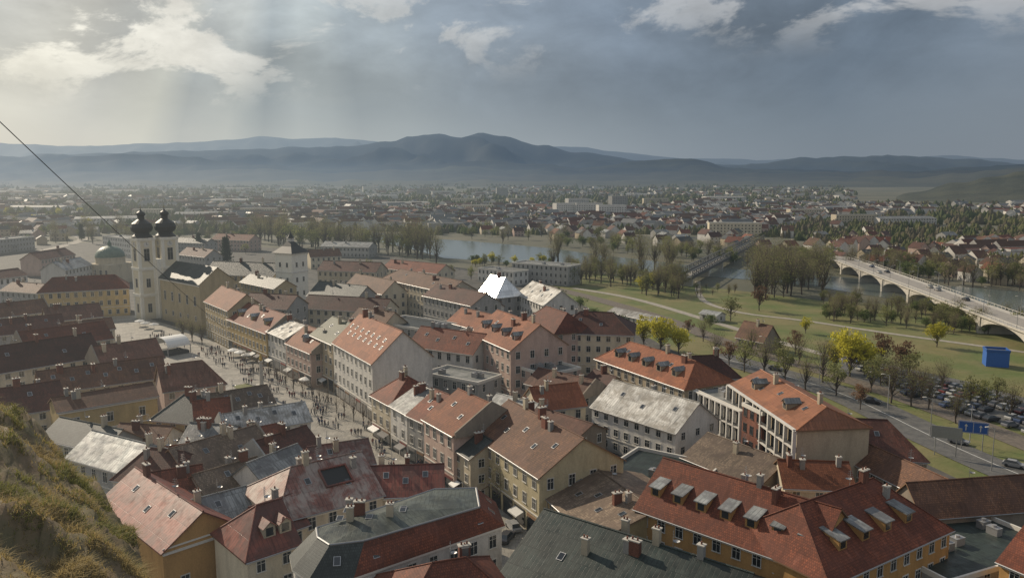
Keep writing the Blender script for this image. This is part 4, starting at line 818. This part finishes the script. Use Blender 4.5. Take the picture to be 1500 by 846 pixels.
def oldbridge():
    p0=P(1003,406,5); p1=P(1112,350,5); d=p1-p0; d.z=0; L=d.length; root=empty('railway_bridge',(p0.x,p0.y,0),math.atan2(d.y,d.x),'long grey steel railway bridge crossing the river in the middle distance','bridge'); b=MB(); b.box((0,-4,4.2),(L,4,5)); b.obj('deck',['pathm'],root); n=int(L/5)
    for y in (-4.2,4.2):
        b=MB(); b.box((0,y-.2,4.2),(L,y+.2,6)); b.box((0,y-.2,8.3),(L,y+.2,8.8))
        for i in range(n+1): b.box((i*L/n-.15,y-.15,6),(i*L/n+.15,y+.15,8.3))
        for i in range(n): b.tube((i*L/n,y,6 if i%2 else 8.3),((i+1)*L/n,y,8.3 if i%2 else 6),.18,.18,4)
        b.obj('truss',['steel'],root)
    for i in range(int(L/45)+1): b=MB(); b.box((i*45+2,-3.6,-1),(i*45+5,3.6,4.2)); b.obj('pier',['conc'],root)
oldbridge()
# ---------------- cars
def car_parts(ci):
    b=MB(); prof=[(-2.1,.35),(2.1,.35),(2.15,.7),(1.95,.85),(1.0,.95),(-1.9,.98),(-2.15,.8)]; W=.86
    for s in (-1,1): b.poly([(x,s*W,z) for x,z in prof])
    for (x0,z0),(x1,z1) in zip(prof,prof[1:]+prof[:1]): b.poly([(x0,-W,z0),(x1,-W,z1),(x1,W,z1),(x0,W,z0)])
    b.poly([(.35,-.62,1.45),(.35,.62,1.45),(-1.25,.62,1.45),(-1.25,-.62,1.45)])
    g=MB(); lo=[(1.05,-.8,.94),(1.05,.8,.94),(-1.85,.8,.97),(-1.85,-.8,.97)]; hi=[(.35,-.62,1.44),(.35,.62,1.44),(-1.25,.62,1.44),(-1.25,-.62,1.44)]
    for i in range(4): j=(i+1)%4; g.poly([lo[i],lo[j],hi[j],hi[i]])
    return b.mesh('body',['paint%d'%ci]),g.mesh('windows',['glass'])
CP_=[car_parts(i) for i in range(6)]
wb=MB(); wb.tube((0,-.1,0),(0,.1,0),.32,.32,12); wb.poly([(.32*math.cos(a*pi/6),-.1,.32*math.sin(a*pi/6)) for a in range(12)]); wb.poly([(.32*math.cos(a*pi/6),.1,.32*math.sin(a*pi/6)) for a in range(12)]); WH=wb.mesh('wheel',['black'])
hb_=MB(); hb_.box((2.08,-.16,.62),(2.17,.16,.76)); HL=hb_.mesh('headlight',['trim'])
def car(p,rz,lb,g,z=.22):
    o=empty('parked_car' if 'parked' in lb else 'car',(p.x,p.y,z),rz,lb,'car',g); a,b_=RC(CP_); inst('body',a,o); inst('windows',b_,o)
    for x in (-1.35,1.35):
        for y in (-.78,.78): inst('wheel',WH,o,(x,y,.32))
    for y in (-.6,.6): inst('headlight',HL,o,(0,y,0))
for r0,r1,n in [((1250,530),(1540,606),26),((1245,538),(1540,618),26),((1300,560),(1540,632),20),((1330,578),(1540,645),16)]:
    a=P(*r0); b_=P(*r1); an=math.atan2(b_.y-a.y,b_.x-a.x)
    for i in range(n):
        if R.random()<.3: continue
        p=a.lerp(b_,i/n); car(p,an+pi/2+RU(-.04,.04),'parked car in the rows of the riverside car park','cars in the riverside car park')
for x,y,a in [(742,792,1.2),(752,776,1.9)]: car(P(x,y),a,'parked car at the near end of the square street','cars at the end of the street')
for i in range(8): q_=BW(RU(10,BL_),RC([-2.5,2.5]),7.42); car(q_,BA,'car driving over the arched concrete bridge','cars on the arched bridge',7.43)
for f in (.2,.45,.62,.8): p=P(*rd[int(f*len(rd))]); car(p+Vector((2,2,0)),-.7,'car driving along the riverside road','cars on the riverside road')
# ---------------- park buildings, kiosk, sign
o_=H_('plain blue two-storey site cabin beside the car park',(1446,512),(1480,514),5,5.4,0,'wgrey','flat',flat=True,chim=0,cat='cabin',name='site_cabin',sides='',cornice=False)
for o in bpy.data.objects:
    if o.parent==o_ and (o.name.startswith('wall') or o.name.startswith('parapet')): o.data.materials[0]=MT['blue']
H_('dark timber restaurant house with steep roof in the park',(1078,492),(1118,500),9,4,5,'wstonew','tbrown',sides='f',hl=0,chim=1)
H_('long white pavilion roof at the park edge behind the town houses',(890,456),(955,470),8,4,1.5,'wwhite','mwhite',chim=0)
H_('small white park pavilion near the footpath bend',(1025,458),(1050,462),6,3,1.2,'wwhite','mgrey',chim=0)
def sign(x,y,back,lb):
    p=P(x,y+28); root=empty('road_sign',p,rad(-25),lb,'road sign')
    for s in (-2.,2.): b=MB(); b.tube((s,.1,0),(s,.1,6.5),.1,.1,6); b.obj('post',['metal'],root)
    b=MB(); b.box((-2.9,-.05,4.),(2.9,.05,6.6)); b.obj('panel',['metal' if back else 'blue'],root)
    if not back:
        b=MB()
        for x0,z0,x1,z1 in ((-2.8,4.1,2.8,4.16),(-2.8,6.44,2.8,6.5),(-2.8,4.16,-2.74,6.44),(2.74,4.16,2.8,6.44),(-.04,4.16,.04,6.44)): b.box((x0,-.07,z0),(x1,-.053,z1))
        for cx_ in (-1.4,1.4): b.box((cx_-.08,-.07,4.5),(cx_+.08,-.053,5.5)); b.poly([(cx_-.35,-.06,5.5),(cx_+.35,-.06,5.5),(cx_,-.06,6.)])
        b.obj('sign_markings',['trim'],root)
sign(1423,632,False,'blue direction sign on two posts beside the riverside road'); sign(1384,640,True,'grey back of a second road sign left of the blue sign')
def cable():
    p0=CAM+dirp(-25,155).normalized()*22; p1=P(388,515,13); b=MB(); K=40; pr=None
    for i in range(K+1):
        f=i/K; p=p0.lerp(p1,f)-Vector((0,0,3.0*4*f*(1-f)*.5))
        if pr is not None: b.tube(pr,p,.013+.008*(i-1)/K,.013+.008*i/K,5)
        pr=p
    tag(b.obj('overhead_cable',['black']),'thin black cable running from upper left down to the square','cable')
cable()
# ---------------- castle hillside
sil=[(-160,540),(-80,562),(0,592),(40,612),(75,640),(105,670),(140,705),(170,735),(195,770),(208,810),(222,860),(240,930),(262,1010)]
dist=[30,28,26,24,22.5,21,19.5,18,16.5,15,13.5,12,10.5]
def hill():
    rows=[]; N=70; K=34
    for i in range(N+1):
        f=i/N*(len(sil)-1); k=min(int(f),len(sil)-2); g=f-k; px=sil[k][0]*(1-g)+sil[k+1][0]*g; py=sil[k][1]*(1-g)+sil[k+1][1]*g; d=dist[k]*(1-g)+dist[k+1]*g
        S=CAM+dirp(px,py).normalized()*d; I=CAM+dirp(-420,900+i*8).normalized()*7.5; col=[]
        for j in range(-8,K+1):
            if j<0: q=S+(S-CAM).normalized()*(-j)*1.5+Vector((0,0,j*abs(j)*.35)); q.z+=j*.6
            else: q=S.lerp(I,j/K); q.z+=.5*math.sin(pi*j/K)
            q+=Vector((0,0,1))*noise.fractal(q*.6,1,2,5)*.6; col.append(q)
        rows.append(col)
    k=len(rows[0]); vs=[p for c in rows for p in c]; fs=[(i*k+j,(i+1)*k+j,(i+1)*k+j+1,i*k+j+1) for i in range(N) for j in range(k-1)]
    me=bpy.data.meshes.new('castle_hillside'); me.from_pydata(vs,[],fs); me.materials.append(MT['soil']); me.polygons.foreach_set('use_smooth',[True]*len(fs)); struct(inst('castle_hillside',me))
    b=MB(); r=R
    for n in range(85000):
        i=r.randrange(N); j=int(r.triangular(2,k-1,10)); j=min(j,k-2); a,c,d,e=rows[i][j],rows[i+1][j],rows[i+1][j+1],rows[i][j+1]; u_,v_=r.random(),r.random(); p=a.lerp(c,u_).lerp(e.lerp(d,u_),v_)
        cl=noise.noise(p*1.1)+.5*noise.noise(p*3.1)
        if cl<.02 and r.random()<.9: continue
        hh=r.uniform(.04,.13)*(1.1+cl*1.6); dr=Vector((r.gauss(0,.6),r.gauss(0,.6),1)).normalized()*hh; w_=Vector((r.uniform(-1,1),r.uniform(-1,1),0)).normalized()*.007; m_=p+dr*.6; tp=p+dr+Vector((dr.x,dr.y,-.2*hh))
        mi=0 if noise.noise(p*.8+Vector((9,0,0)))+r.uniform(-.3,.3)>-.15 else 1
        b.poly([p-w_,p+w_,m_+w_*.7,m_-w_*.7],mi); b.poly([m_-w_*.7,m_+w_*.7,tp],mi)
    tag(b.obj('hillside_grass',['leafdry','leafgr']),'dry yellow-green grass on the steep castle slope','grass',kind='stuff')
hill()
